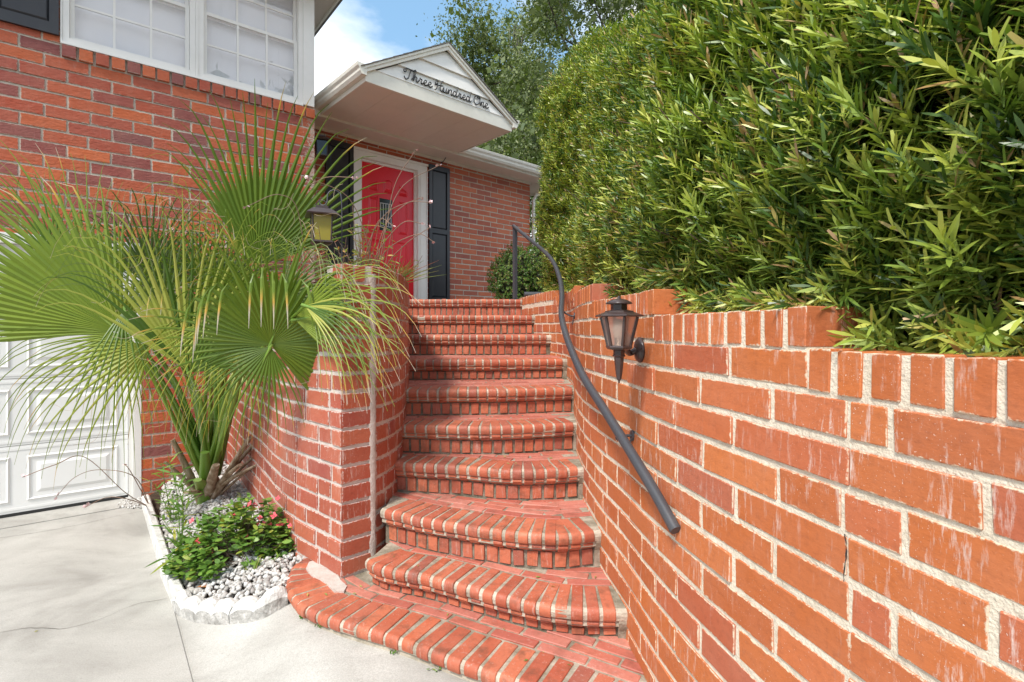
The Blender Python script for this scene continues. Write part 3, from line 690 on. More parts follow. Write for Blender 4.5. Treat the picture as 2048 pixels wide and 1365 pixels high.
# bullnose brick: rounded front over a moulded corbel course, one profile drawn out along its width
NOSE_D = 0.20
def nose_profile(D, upper=True):
    pts = [(-D, 0.0), (-0.022, 0.0)]
    for k in range(1, 8): w = math.pi/2*(1-k/7); pts.append((-0.022+0.022*math.cos(w), -0.026+0.026*math.sin(w)))
    pts += [(-0.001, -0.040), (-0.007, -0.052), (-0.016, -0.056), (-D, -0.056)]
    return pts
def corbel_profile(D):
    return [(-D, 0), (-0.018, 0), (-0.012, -0.006), (-0.012, -0.014), (-0.020, -0.020), (-0.024, -0.030), (-0.034, -0.036), (-D, -0.036)]
def extruded(name, prof, w, mt, seed):
    """profile drawn out along x; the front is smooth, the broad faces stay flat, the ends are slightly rounded"""
    mb = MB(); n = len(prof); e = 0.0035
    secs = [(-w/2, e), (-w/2+e*.35, e*.3), (-w/2+e, 0), (w/2-e, 0), (w/2-e*.35, e*.3), (w/2, e)]
    def row(i):
        y, z = prof[i]; out = []
        for x, f in secs:
            out.append((x, y-f if y > -0.1 else y, z-f if z > -0.01 else z))
        return out
    for i in range(n):
        a, b = row(i), row((i+1) % n); big = abs(prof[i][0]-prof[(i+1) % n][0])+abs(prof[i][1]-prof[(i+1) % n][1]) > .03
        for k in range(5):
            mb.add([a[k], a[k+1], b[k+1], b[k]], [(0, 1, 2, 3)], smooth=False)
    A_, B_ = [row(i)[0] for i in range(n)], [row(i)[5] for i in range(n)]
    mb.add(A_, [tuple(range(n))]); mb.add(B_, [tuple(range(n))[::-1]])
    me = mb.mesh(name, mt); bm = bmesh.new(); bm.from_mesh(me); bmesh.ops.remove_doubles(bm, verts=bm.verts, dist=1e-5); bmesh.ops.recalc_face_normals(bm, faces=bm.faces)
    for f in bm.faces: f.smooth = False
    for ed in bm.edges:
        pass
    for f in bm.faces:
        if abs(f.normal.x) < .3 and f.calc_center_median().y > -0.024: f.smooth = True
    for ed in bm.edges: ed.smooth = not (len(ed.link_faces) == 2 and ed.calc_face_angle(0) > math.radians(38))
    bm.to_mesh(me); bm.free(); return me
NOSE = [extruded('nosing_brick', nose_profile(NOSE_D), 0.056, M['brick_step'], i) for i in range(2)]
CORB = extruded('corbel_brick', corbel_profile(0.10), 0.056, M['brick_step'], 3)
def orient(t, nrm, tilt=0.0):
    """local x along the edge, local y towards the visitor"""
    R = Matrix(((-t.x, nrm.x, 0), (-t.y, nrm.y, 0), (0, 0, 1)))
    return R @ Matrix.Rotation(tilt, 3, 'Y')
for k in range(1, 11):
    z = ZS[k]; zb = ZS[k-1]; F, X = FP[k], FPx[k]; ins = 0.050
    # body: the core of this step, from its riser back under the next one
    def off(path, d, m_=60):
        out = []
        for i in range(m_+1):
            p, t = path.at(path.len*i/m_); out.append(p + Vector((t.y, -t.x, 0))*d)
        return out
    mb = MB(); fr = off(X, -ins)
    if k < 10: bk = off(FPx[k+1], -0.16)
    else: bk = [Vector((-1.9, 6.6, 0)), Vector((1.6, 6.6, 0))]; bk = [bk[0].lerp(bk[1], i/60) for i in range(61)]
    if k == 1:
        nb = Path([(-1.05, 3.05), (-0.98, 2.95), (-0.8, 2.95), (-0.4, 2.75), (0.2, 2.55), (0.75, 2.4)]); bk = [nb.at(nb.len*i/60)[0] for i in range(61)]
    zt, zl = z-0.006, (zb-0.02 if k > 1 else -0.05)
    for i in range(60):
        fa = len(mb.f)
        vs = [Vector((q.x, q.y, zz)) for zz in (zl, zt) for q in (fr[i], fr[i+1], bk[i+1], bk[i])]
        mb.add(vs, [(0, 1, 5, 4), (2, 3, 7, 6), (4, 5, 6, 7)] + ([(3, 0, 4, 7)] if i == 0 else []) + ([(1, 2, 6, 5)] if i == 59 else []))
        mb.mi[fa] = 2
    # mortar between the bullnose bricks, a little behind their faces
    nm = [(-0.19, -0.004), (-0.024, -0.004), (-0.008, -0.014), (-0.005, -0.028), (-0.010, -0.050), (-0.022, -0.060), (-0.020, -0.078), (-0.040, -0.092)]
    m_ = 80; vs = []
    for i in range(m_+1):
        p, t = (X if k > 1 else F).at((X if k > 1 else F).len*i/m_); nr = Vector((t.y, -t.x, 0))
        vs += [p+nr*y+Vector((0, 0, z+zz)) for y, zz in nm]
    nn_ = len(nm)
    mb.add(vs, [(i*nn_+a, i*nn_+a+1, (i+1)*nn_+a+1, (i+1)*nn_+a) for i in range(m_) for a in range(nn_-1)], mi=1)
    for q_ in range(m_*(nn_-1)):
        if q_ % (nn_-1) == 0: mb.mi[-m_*(nn_-1)+q_] = 0
    st = link('step', mb.mesh('step', [M['mortar_step'], M['mortar_nose'], M['mortar_riser_shade']]), steps)
    B = Bricks(110)
    pitch = 0.079 if k == 1 else 0.0675
    n = max(3, round((F.len-0.01)/pitch)); pitch = (F.len-0.01)/n
    for i in range(n):
        l_ = 0.005+(i+0.5)*pitch; p, t = F.at(l_); nrm = Vector((t.y, -t.x, 0))
        sw = (pitch-(0.0165 if k < 5 else 0.0135)+random.uniform(-.003, .003))/0.056
        tilt = random.gauss(0, .008); yaw = Matrix.Rotation(random.gauss(0, .012), 3, 'Z')
        dz = random.gauss(0, .0012)
        deep = 1.0 if not (k == 1 and l_ < 0.75) else 0.95
        if k == 1 and l_ < 0.30: sw *= 0.80
        B.put(st, 'nosing_brick', (0.056, 0.2, 0.09), M['brick_step'], p+nrm*random.gauss(0, .002)+Vector((0, 0, z+dz)), orient(t, nrm, tilt) @ yaw, (sw, deep, 1), mesh=NOSE[i % 2])
        if k > 1: B.put(st, 'corbel_brick', (0.056, 0.1, 0.04), M['brick_step'], p+nrm*(random.gauss(0, .002)-0.002)+Vector((0, 0, z-0.058+dz)), orient(t, nrm, tilt) @ yaw, (sw, 1, 1), mesh=CORB)
    # riser: bricks on end
    rp = Path([(q.x, q.y) for q in off(F, -ins, 24)], step=0.05)
    rh = z-0.096-zb-0.004; n = max(3, round(rp.len/0.0675)); pt = rp.len/n
    hid = 0.0
    if k > 1:
        for i in range(n):
            p, t = rp.at((i+0.5)*pt); nrm = Vector((t.y, -t.x, 0))
            B.put(st, 'riser_brick', (0.054, 0.06, 0.08), M['brick_step'], p+nrm*(0.008-0.03+random.gauss(0, .0015))+Vector((0, 0, zb+0.004+rh/2)), orient(t, nrm, random.gauss(0, .015)), ((pt-0.013)/0.054*random.uniform(.92, 1.04), 1, (rh-0.008)/0.08*random.uniform(.94, 1.02)))
    # treads: stretchers laid flat in rows behind the nosing
    if k < 10:
        nx = FP[k+1] if k > 1 else FP[2]
        row = 0; d = 0.012+NOSE_D+0.031
        while row < (8 if k > 1 else 12):
            bq = off(X, -d, 40); bq = [bq[0]+(bq[0]-bq[2]).normalized()*.13]+bq; base = Path([(q.x, q.y) for q in bq], step=0.03)
            l_ = -0.10*(row % 2)-0.03*(row % 3)
            while l_ < base.len:
                Lc = 0.215*random.uniform(.98, 1.02); m1 = l_+Lc/2
                if 0.02 < m1 < base.len-0.02:
                    p, t = base.at(m1); nrm = Vector((t.y, -t.x, 0))
                    i0 = nx.near(p.x, p.y); q = nx.q[i0]; tt = nx.at(nx.L[i0])[1]
                    front = (p-q).dot(Vector((tt.y, -tt.x, 0)))
                    okl = True
                    if k == 1: okl = p.x > -0.97 + (2.75-p.y)*0.3
                    wx = RW.q[RW.near(p.x, p.y)].x
                    if front > -0.065 and okl and p.x < wx+0.05:
                        a_, b_ = m1-Lc/2, m1+Lc/2
                        B.put(st, 'tread_brick', (0.203, 0.052, 0.05), M['brick_tread'], p+Vector((0, 0, z-0.026+random.gauss(0, .0012))), orient(t, nrm) @ Matrix.Rotation(random.gauss(0, .006), 3, 'X'), (random.uniform(.97, 1.01), random.uniform(.95, 1.03), 1))
                l_ += Lc
            row += 1; d += 0.0635
    B.done()
# smear of cement where the first step turns the pillar
mb = MB(); zt = 0.242
pts = [onz(u, v, zt) for u, v in ((640, 1117), (663, 1125), (681, 1160), (694, 1172), (688, 1182), (668, 1183), (655, 1168), (640, 1158), (622, 1150), (612, 1137), (618, 1124))]
mb.prism(pts, (0, 0, 1), -0.012, 0.0); mb.build('cement_patch', M['mortar_pink'], steps)
# cement packed between the ends of the steps and the walls
for k in range(2, 8):
    mb = MB(); F = FP[k]; p, t = F.at(F.len); nrm = Vector((t.y, -t.x, 0)); wq, _w = RW.at(RW.l_at_y(p.y))
    gap = max(0.02, (wq.x-p.x)+0.03)
    prof = [(-0.12, 0.0), (-0.03, -0.003), (-0.008, -0.02), (-0.012, -0.06), (-0.03, -0.1), (-0.035, -(ZS[k]-ZS[k-1])), (-0.12, -(ZS[k]-ZS[k-1]))]
    a = [p+nrm*y+Vector((0, 0, ZS[k]-0.003+zz)) for y, zz in prof]; mb.prism(a, t, 0.0, gap)
    mb.build('cement_fillet', M['mortar_step'], steps)
# landing
mb = MB(); slab(mb, [(-2.6, 5.9+0.55), (1.9, 6.45), (1.9, 9.6), (-2.6, 9.6)], z=1.875, th=0.2); struct(mb, 'landing', M['mortar_grey'])

# beds behind the walls
mb = MB()
bed = [(p.x+0.16*0, p.y) for p in [RW.at(l)[0]+Vector((-RW.at(l)[1].y, RW.at(l)[1].x, 0))*-0.19 for l in np.linspace(0.05, RW.len-0.05, 40)]]
levels = [(-1.0, 1.16, 1.36), (1.16, 1.86, 1.45), (1.86, 2.72, 1.54), (2.72, 3.65, 1.63), (3.65, 5.0, 1.72), (5.0, 9.5, 1.80)]
for y0, y1, z in levels:
    pts = [b for b in bed if y0-0.02 <= b[1] <= y1+0.06]
    if len(pts) < 2: continue
    slab(mb, pts+[(8, pts[-1][1]), (8, pts[0][1])], z=z, th=1.5)
struct(mb, 'hedge_bed', M['soil'])
mb = MB()
inn = [LW_out.at(l)[0]-Vector((LW_out.at(l)[1].y, -LW_out.at(l)[1].x, 0))*0.19 for l in np.linspace(0, LW_out.len-0.05, 20)]
inn2 = [LW_in.at(l)[0]-Vector((LW_in.at(l)[1].y, -LW_in.at(l)[1].x, 0))*0.19 for l in np.linspace(0.1, LW_in.len, 20)]
slab(mb, [(p.x, p.y) for p in inn+inn2]+[(-1.6, 6.4), (-2.2, 5.9), (-2.9, 5.4)], z=1.52, th=1.4)
struct(mb, 'planting_bed', M['soil'])
# ================================================================ HOUSE
house = thing('brick_house', 'red brick house with white windows, garage, red front door and small gabled porch roof', 'house')
C1 = 0.1045; s_c = F1.s_at(628); sL = -6.0
Y_ = lambda u: F1.p(F1.s_at(u), F1.n, 0).y
s_gj1 = F1.s_at(258); s_gj2 = F1.s_at(283)            # garage jamb
s_w0, s_w1 = F1.s_at(121), F1.s_at(619)
z_w0 = F1.z_at(500, (214-83.5)/(619-121)*(500-121)+83.5)
z_g = 2.22
def wall1_path(): 
    a = F1.p(sL, F1.n, 0); b = F1.p(s_c, F1.n, 0); return Path([(a.x, a.y), (b.x, b.y)], smooth=False, step=0.2)
W1 = wall1_path()
z_top1 = 5.23
# mortar backing of the window wall in panels round the openings
mb = MB(); n0, n1_ = F1.n, F1.n+0.2
F1.box(mb, s_gj2+0.001, s_c-0.004, n0, n1_, -0.1, z_g+0.001)          # right of the garage door
F1.box(mb, sL, s_c-0.004, n0, n1_, z_g+0.001, z_w0-0.02)
F1.box(mb, sL, s_w0, n0, n1_, z_w0-0.02, z_top1)
F1.box(mb, s_w1+0.005, s_c-0.004, n0+0.1, n1_, z_w0-0.02, z_top1)
# return wall from the corner back to the entrance wall
cn = F1.p(s_c, F1.n, 0); W1b = Path([(cn.x, cn.y), (cn.x-0.55, cn.y+1.25)], smooth=False, step=0.2)
wall_body(W1b, -1, -0.1, lambda l: 4.0, 0.18, mb=mb)
wallA = mb.build('wall', M['mortar_house'], house)
BA = Bricks(230)
sill_z = z_w0-0.022; sill_h = 0.108
zz0 = sill_z-sill_h-C1*math.ceil((sill_z-sill_h+0.15)/C1)
holes1 = [(-1, s_gj2-sL-0.001, -1, z_g+0.02), (s_w0-sL-0.008, 99, sill_z-sill_h+0.004, 9)]
lay_wall(BA, wallA, W1, -1, zz0, lambda l: z_top1-0.02, M['brick_house'], 0.296, C1, joint=0.013, depth=0.08, holes=holes1, proud=0.007, l0=2.6, l1=W1.len-0.001, jit=0.003)
n = round((s_c+0.01-s_w0+0.0)/0.111)
for i in range(n):
    s = s_w0+(i+0.5)*(s_c+0.01-s_w0)/n
    BA.put(wallA, 'sill_brick', (0.092, 0.16, 0.098), M['brick_house'], F1.p(s, F1.n-0.035+0.08+random.gauss(0, .002), sill_z-sill_h/2), F1.R @ Matrix.Rotation(random.gauss(0, .01), 3, 'Y'))
lay_wall(BA, wallA, W1b, -1, zz0, lambda l: 3.9, M['brick_house'], 0.296, C1, joint=0.013, depth=0.08, proud=0.006, l0=0.001, vis=lambda p, n_, z: z > 1.4)
BA.done()

# windows: two double-hung sash windows side by side
def window(s0, s1, z0, z1, zm):
    mb = MB(); fw = 0.045; nf = F1.n-0.02
    F1.box(mb, s0, s0+fw, nf, F1.n+0.10, z0, z1); F1.box(mb, s1-fw, s1, nf, F1.n+0.10, z0, z1)
    F1.box(mb, s0+fw, s1-fw, nf-0.004, F1.n+0.10, z0, z0+fw*0.9); F1.box(mb, s0+fw, s1-fw, nf, F1.n+0.10, z1-fw, z1)
    w = mb.build('window', M['white'], house)
    for (a, b, dn) in ((z0+fw*.9+0.002, zm+0.018, 0.022), (zm-0.018, z1-fw-0.002, 0.052)):
        x0, x1 = s0+fw+0.002, s1-fw-0.002; r = 0.032; n_ = F1.n+dn; mb = MB()
        F1.box(mb, x0, x0+r, n_, n_+0.028, a, b); F1.box(mb, x1-r, x1, n_, n_+0.028, a, b)
        F1.box(mb, x0+r, x1-r, n_+.001, n_+0.027, a, a+r); F1.box(mb, x0+r, x1-r, n_+.001, n_+0.027, b-r, b)
        mb.build('sash', M['white'], w)
        mb = MB()
        for k in (1, 2):
            xm = x0+r+(x1-x0-2*r)*k/3; F1.box(mb, xm-0.009, xm+0.009, n_+0.004, n_+0.020, a+r, b-r)
        zm_ = (a+b)/2; F1.box(mb, x0+r, x1-r, n_+0.0055, n_+0.0185, zm_-0.009, zm_+0.009)
        mb.build('muntin', M['white'], w)
        for ci in range(3):
            for ri in range(2):
                mb = MB(); c0_ = x0+r+(x1-x0-2*r)*ci/3; c1_ = x0+r+(x1-x0-2*r)*(ci+1)/3
                ra, rb = (a+r, zm_) if ri == 0 else (zm_, b-r)
                F1.box(mb, c0_+0.009*(ci > 0), c1_-0.009*(ci < 2), n_+0.011, n_+0.014, ra+0.009*(ri > 0), rb-0.009*(ri < 1))
                mb.build('pane', M['glass'], w)
    # venetian blind behind the panes
    mb = MB(); zz = z0+0.06; R = F1.R @ Matrix.Rotation(math.radians(-84), 3, 'X')
    while zz < z1:
        mb.box(F1.p((s0+s1)/2, F1.n+0.108, zz), (s1-s0-0.10, 0.024, 0.0012), R); zz += 0.019
    for f in (0.22, 0.78): F1.box(mb, s0+(s1-s0)*f-0.001, s0+(s1-s0)*f+0.001, F1.n+0.092, F1.n+0.094, z0+0.05, z1)
    tag(mb.build('blind_slat', M['blind'], w), kind='stuff')
    mb = MB(); F1.box(mb, s0, s1, F1.n+0.35, F1.n+0.37, z0-.02, z1)
    mb.build('room_back', M['dark'], w)
zm = F1.z_at(597, 86); z_w1 = zm+(zm-z_w0)
sA = F1.s_at(393)
window(s_w0+0.012, sA-0.010, z_w0, z_w1, zm); window(sA+0.012, s_w1-0.075, z_w0, z_w1, zm)
mb = MB()
F1.box(mb, s_w0, s_w0+0.011, F1.n-0.03, F1.n+0.1, z_w0-0.002, z_w1); F1.box(mb, sA-0.009, sA+0.011, F1.n-0.028, F1.n+0.1, z_w0, z_w1)
F1.box(mb, s_w1-0.074, s_c-0.006, F1.n-0.03, F1.n+0.1, z_w0-0.002, z_w1+.4); F1.box(mb, s_w0, s_w1-0.076, F1.n-0.034, F1.n+0.09, z_w0-0.022, z_w0-0.002)
F1.box(mb, s_c-0.10, s_c-0.0055, F1.n+0.1, F1.n+1.4, z_w0-0.002, z_top1)
mb.build('window_casing', M['white'], house)
# shutter left of the window
def shutter(Fm, s0, s1, n_, z0, z1, panels, rail=0.055, stile=0.045, thick=0.03):
    mb = MB(); Fm.box(mb, s0, s0+stile, n_-thick, n_, z0, z1); Fm.box(mb, s1-stile, s1, n_-thick, n_, z0, z1)
    edges = [z0]+panels+[z1]; zs = []
    Fm.box(mb, s0+stile, s1-stile, n_-thick+.001, n_-.001, z0, z0+rail*1.3); Fm.box(mb, s0+stile, s1-stile, n_-thick+.001, n_-.001, z1-rail, z1)
    for pz in panels: Fm.box(mb, s0+stile, s1-stile, n_-thick+.001, n_-.001, pz-rail/2, pz+rail/2)
    sh = mb.build('shutter', M['black'], house)
    lows = [z0+rail*1.3]+[p+rail/2 for p in panels]; highs = [p-rail/2 for p in panels]+[z1-rail]
    for a, b in zip(lows, highs):
        mb = MB(); x0, x1 = s0+stile, s1-stile; b_ = 0.022
        o = [Fm.p(x, n_-0.010, z) for x, z in ((x0, a), (x1, a), (x1, b), (x0, b))]
        i_ = [Fm.p(x, n_-0.022, z) for x, z in ((x0+b_, a+b_), (x1-b_, a+b_), (x1-b_, b-b_), (x0+b_, b-b_))]
        mb.add(o+i_, [(0, 1, 5, 4), (1, 2, 6, 5), (2, 3, 7, 6), (3, 0, 4, 7), (4, 5, 6, 7)]); mb.build('panel', M['black'], sh)
    return sh
zsh = F1.z_at(119, 75)
shutter(F1, F1.s_at(118)-0.42, F1.s_at(118), F1.n-0.012, zsh, z_w1, [zsh+0.75], rail=0.07, stile=0.06)

# garage door: sectional, with raised panels
gd = MB(); F1.box(gd, -5.2, s_gj1-0.002, F1.n+0.14, F1.n+0.16, 0.02, z_g); gdo = gd.build('garage_door', M['garage'], house)
zb0 = 0.03; sec = 0.548
for r in range(4):
    z0 = zb0+r*sec; z1 = z0+sec-0.005
    mb = MB(); F1.box(mb, -5.2, s_gj1-0.004, F1.n+0.085, F1.n+0.139, z0, z1)
    # grooves: shallow ribs along the top and bottom of each section
    for zz in (z0+0.02, z1-0.035): F1.box(mb, -5.2, s_gj1-0.005, F1.n+0.0815, F1.n+0.084, zz, zz+0.018)
    mb.build('section', M['garage'], gdo)
    pw = 0.60; x1 = s_gj1-0.075
    while x1 > -2.4:
        x0 = x1-pw; mb = MB(); a, b = z0+0.085, z1-0.085; nn = F1.n+0.085
        rings = [(0, 0.0), (0.012, -0.009), (0.022, 0.0), (0.03, 0.006), (0.045, 0.006), (0.085, -0.008)]
        vs = []
        for ins, dn in rings:
            vs += [F1.p(x, nn-0.001+dn, z) for x, z in ((x0+ins, a+ins), (x1-ins, a+ins), (x1-ins, b-ins), (x0+ins, b-ins))]
        fs = [(i*4+k, i*4+(k+1) % 4, (i+1)*4+(k+1) % 4, (i+1)*4+k) for i in range(len(rings)-1) for k in range(4)]; q = (len(rings)-1)*4
        mb.add(vs, fs+[(q, q+1, q+2, q+3)]); mb.build('raised_panel', M['garage'], gdo)
        x1 = x0-0.10
mb = MB(); F1.box(mb, -5.2, s_gj1-0.004, F1.n+0.08, F1.n+0.13, 0.006, 0.029); mb.build('bottom_seal', M['gasket'], gdo)
mb = MB()
F1.box(mb, s_gj1, s_gj1+0.035, F1.n+0.03, F1.n+0.2, 0, z_g); F1.box(mb, s_gj1+0.037, s_gj2-0.002, F1.n-0.012, F1.n+0.2, 0, z_g-.001); F1.box(mb, -5.2, s_gj2-0.001, F1.n-0.011, F1.n+0.2, z_g, z_g+0.08)
mb.build('garage_casing', M['white'], house)

# roof of the window wing: soffit, fascia, gutter
mb = MB(); zs_ = 5.24; F1.box(mb, sL, s_c+0.26, F1.n-0.42, F1.n+6, zs_, zs_+0.02); mb.build('soffit', M['soffit'], house)
mb = MB(); F1.box(mb, sL, s_c+0.28, F1.n-0.44, F1.n-0.421, zs_-0.03, zs_+0.16); F1.box(mb, s_c+0.261, s_c+0.28, F1.n-0.42, F1.n+6, zs_-0.03, zs_+0.16); mb.build('fascia', M['trim'], house)
mb = MB(); a = F1.p(sL, F1.n-0.5, zs_+0.17)
mb.add([F1.p(sL, F1.n-.5, zs_+.161), F1.p(s_c+.42, F1.n-.5, zs_+.161), F1.p(s_c+.42, F1.n+6, zs_+.161), F1.p(sL, F1.n+6, zs_+.161), F1.p(sL, F1.n+3, zs_+1.6), F1.p(s_c-2, F1.n+3, zs_+1.6)], [(0, 1, 5, 4), (1, 2, 5), (2, 3, 4, 5), (0, 3, 4), (0, 1, 2, 3)]); mb.build('roof', M['shingle'], house)

# ---------------- entrance wall
C2 = 0.0805; sE0 = 0.0; sE1 = F2.s_at(1059); zso = F2.z_at(897, 323.6)
s_d0, s_d1 = F2.s_at(726), F2.s_at(831); z_d = F2.z_at(830, 345); zf = ZS[10]
s_t0, s_t1 = s_d0-0.14, F2.s_at(853); z_t = z_d+0.145
mb = MB()
F2.box(mb, sE0, s_t0, F2.n, F2.n+.2, 1.3, zso+.1); F2.box(mb, s_t1, sE1-.004, F2.n, F2.n+.2, 1.3, zso+.1); F2.box(mb, s_t0, s_t1, F2.n, F2.n+.2, z_t, zso+.1)
F2.box(mb, sE1-.204, sE1-.005, F2.n+.2, F2.n+4, 1.3, zso+.1)
wallB = mb.build('wall', M['mortar_house'], house)
BB = Bricks(300)
pa, pb = F2.p(sE0, F2.n, 0), F2.p(sE1, F2.n, 0); W2 = Path([(pa.x, pa.y), (pb.x, pb.y)], smooth=False, step=.2)
zz0 = 1.88-C2*4
holes2 = [(s_t0-sE0-.004, s_t1-sE0+.004, -1, z_t-.004)]
lay_wall(BB, wallB, W2, -1, zz0, lambda l: zso+0.04, M['brick_door'], 0.285, C2, joint=0.0145, depth=0.08, holes=holes2, proud=0.005, l0=0.3, l1=W2.len, vis=lambda p, n_, z: z > 1.7)
BB.done()
# door
mb = MB(); F2.box(mb, s_d0, s_d1, F2.n+0.055, F2.n+0.1, zf+0.02, z_d); door = tag(mb.build('front_door', M['red'], house), label='glossy red panelled front door with a small leaded pane')
def raised(x0, x1, a, b, arch=0.0, name='panel'):
    mb = MB(); nn = F2.n+0.055; outl = [(x0, a), (x1, a)]
    if isinstance(arch, tuple): top = [(x1, b+arch[1]), (x0, b+arch[0])]
    else: top = [(x1+(x0-x1)*i/8, b+arch*math.sin(math.pi*i/8)) for i in range(9)] if arch else [(x1, b), (x0, b)]
    outl += top; cx = sum(p[0] for p in outl)/len(outl); cz = sum(p[1] for p in outl)/len(outl)
    vs = []; n = len(outl)
    hx, hz = (x1-x0)/2, (b-a)/2
    for ins, dn in ((0, -0.0005), (0.010, -0.008), (0.018, -0.001), (0.034, -0.010)):
        vs += [F2.p(x+(cx-x)*min(1, ins/hx), nn+dn, z+(cz-z)*min(1, ins/hz)) for x, z in outl]
    fs = [(i*n+k, i*n+(k+1) % n, (i+1)*n+(k+1) % n, (i+1)*n+k) for i in range(3) for k in range(n)]
    mb.add(vs, fs+[tuple(range(3*n, 4*n))]); mb.build(name, M['red'], door)
dw = s_d1-s_d0; X0 = s_d0+0.10; X1 = s_d1-0.10; th3 = (X1-X0-0.16)/3
cols = [(X0, X0+th3), (X0+th3+.08, X0+2*th3+.08), (X0+2*th3+.16, X1)]
za, zb = F2.z_at(778, 462), F2.z_at(778, 398)
hd = z_d-0.13
raised(cols[0][0], cols[0][1], zb+0.08, hd-0.16, (0.0, 0.07)); raised(cols[1][0], cols[1][1], zb+0.08, hd-0.075, 0.03); raised(cols[2][0], cols[2][1], zb+0.08, hd-0.16, (0.07, 0.0))
raised(cols[0][0], cols[0][1], za-0.02, zb); raised(cols[2][0], cols[2][1], za-0.02, zb)
zc = za-0.13
raised(X0, cols[1][0]+th3/2-0.04, zc-0.36, zc); raised(cols[1][0]+th3/2+0.04, X1, zc-0.36, zc)
raised(X0, cols[1][0]+th3/2-0.04, zf+0.16, zc-0.46); raised(cols[1][0]+th3/2+0.04, X1, zf+0.16, zc-0.46)
xa, xb = F2.s_at(762), F2.s_at(788)
mb = MB(); F2.box(mb, xa, xb, F2.n+0.049, F2.n+0.054, za, zb); mb.build('door_pane', mat('door_glass', (0.03, 0.04, 0.035), 0.12), door)
mb = MB()
for k in range(5):
    x = xa+(xb-xa)*(k+.5)/5; F2.box(mb, x-.004, x+.004, F2.n+.044, F2.n+.0485, za+.07, zb-.07)
F2.box(mb, xa+.01, xb-.01, F2.n+.045, F2.n+.048, za+.06, za+.068); F2.box(mb, xa+.01, xb-.01, F2.n+.045, F2.n+.048, zb-.068, zb-.06)
mb.build('leading', mat('lead_came', (0.55, 0.56, 0.55), 0.4), door)
mb = MB(); b_ = .025
for (a, b, c, d) in ((xa-b_, xa, za-b_, zb+b_), (xb, xb+b_, za-b_, zb+b_), (xa, xb, za-b_, za), (xa, xb, zb, zb+b_)): F2.box(mb, a, b, F2.n+.042, F2.n+.0545, c, d)
mb.build('pane_surround', M['red'], door)
mb = MB(); hx_ = s_d0+0.06; hp = F2.p(hx_, F2.n+0.0, zf+0.95); mb.tube([hp, F2.p(hx_, F2.n+.055, zf+.95)], [.028, .012], 12); mb.build('door_knob', mat('brass', (.6, .45, .2), .3, 1.0), door)
# casing: fluted boards and a head
mb = MB()
for (a, b, nn) in ((s_d1+0.001, s_d1+0.03, 0.03), (s_d1+0.031, s_t1-.012, -0.018), (s_t1-.0115, s_t1-.001, -0.03), (s_d0-.03, s_d0-.001, .03), (s_t0+.001, s_d0-.031, -.018)): F2.box(mb, a, b, F2.n+nn, F2.n+.2, zf+.01, z_d+.03)
for k in range(2):
    x = s_d1+0.045+k*0.028; F2.box(mb, x, x+.014, F2.n-.025, F2.n-.0185, zf+.03, z_d+.02)
F2.box(mb, s_d0-.0005, s_d1+.0005, F2.n+.029, F2.n+.2, z_d+.0005, z_d+.0295)
F2.box(mb, s_t0+.0005, s_t1-.0005, F2.n-.0185, F2.n+.2, z_d+.031, z_d+.115); F2.box(mb, s_t0-.012, s_t1+.01, F2.n-.04, F2.n+.19, z_d+.116, z_t-.001)
mb.build('door_casing', M['white'], house)
mb = MB(); F2.box(mb, s_t0, s_t1, F2.n-.05, F2.n+.2, zf-.03, zf+.009); mb.build('threshold', M['mortar_grey'], house)
z_s1 = F2.z_at(855, 329)
shutter(F2, F2.s_at(855)+.006, F2.s_at(896.5), F2.n-.012, zf+.02, z_s1, [F2.z_at(870, 463)], rail=.07, stile=.05)
wl = F2.s_at(896.5)-F2.s_at(855)
shutter(F2, s_t0-.01-wl, s_t0-.01, F2.n-.012, zf+.02, z_s1, [F2.z_at(870, 463)], rail=.07, stile=.05)
# eaves of the entrance wall: soffit, fascia, gutter
n_e = 6.02; s_end = sE1+0.55; s_pl, s_pr = F2.s_at(731, 4.875), F2.s_at(1023.5, 4.875)
mb = MB(); F2.box(mb, 0.5, s_end, n_e, F2.n-.0005, zso, zso+.015); F2.box(mb, sE1, s_end, F2.n, F2.n+4, zso, zso+.015)
mb.build('soffit', M['soffit'], house)
mb = MB(); F2.box(mb, 0.5, s_end, n_e-.02, n_e-.0005, zso-.03, zso+.12); F2.box(mb, s_end+.0005, s_end+.02, n_e-.02, F2.n+4, zso-.03, zso+.12)
F2.box(mb, 0.3, sE1+.001, F2.n-.03, F2.n-.006, zso-.035, zso-.001)
mb.build('fascia', M['trim'], house)
gut = [(-.001, .0), (-.055, .0), (-.075, .03), (-.078, .055), (-.098, .078), (-.105, .108), (-.100, .112), (-.093, .082), (-.07, .055), (-.05, .012), (-.008, .012), (-.008, .105), (-.001, .105)]
def gutter(Fm, a, b, n_, z, name='gutter'):
    mb = MB(); mb.prism([Fm.p(a, n_+x, z+y) for x, y in gut], Fm.d, 0, b-a); 
    end = [(-.001, .0), (-.055, .0), (-.075, .03), (-.078, .055), (-.098, .078), (-.105, .108), (-.001, .105)]
    for q in (a-.003, b+.001): mb.prism([Fm.p(q, n_+x, z+y) for x, y in end], Fm.d, 0, .002)
    return mb.build(name, M['trim'], house)
gutter(F2, s_pr+.02, s_end+.06, n_e-.021, zso+.0)
gutter(F2, 0.5, s_pl-.11, n_e-.021, zso+.0)
mb = MB(); mb.add([F2.p(.4, n_e-.06, zso+.121), F2.p(s_end+.08, n_e-.06, zso+.121), F2.p(s_end+.08, F2.n+4, zso+.121), F2.p(.4, F2.n+4, zso+.121), F2.p(.4, n_e+2.2, zso+.95), F2.p(s_end-1.8, n_e+2.2, zso+.95)], [(0, 1, 5, 4), (1, 2, 5), (2, 3, 4, 5), (0, 3, 4), (0, 1, 2, 3)]); mb.build('roof', M['shingle'], house)
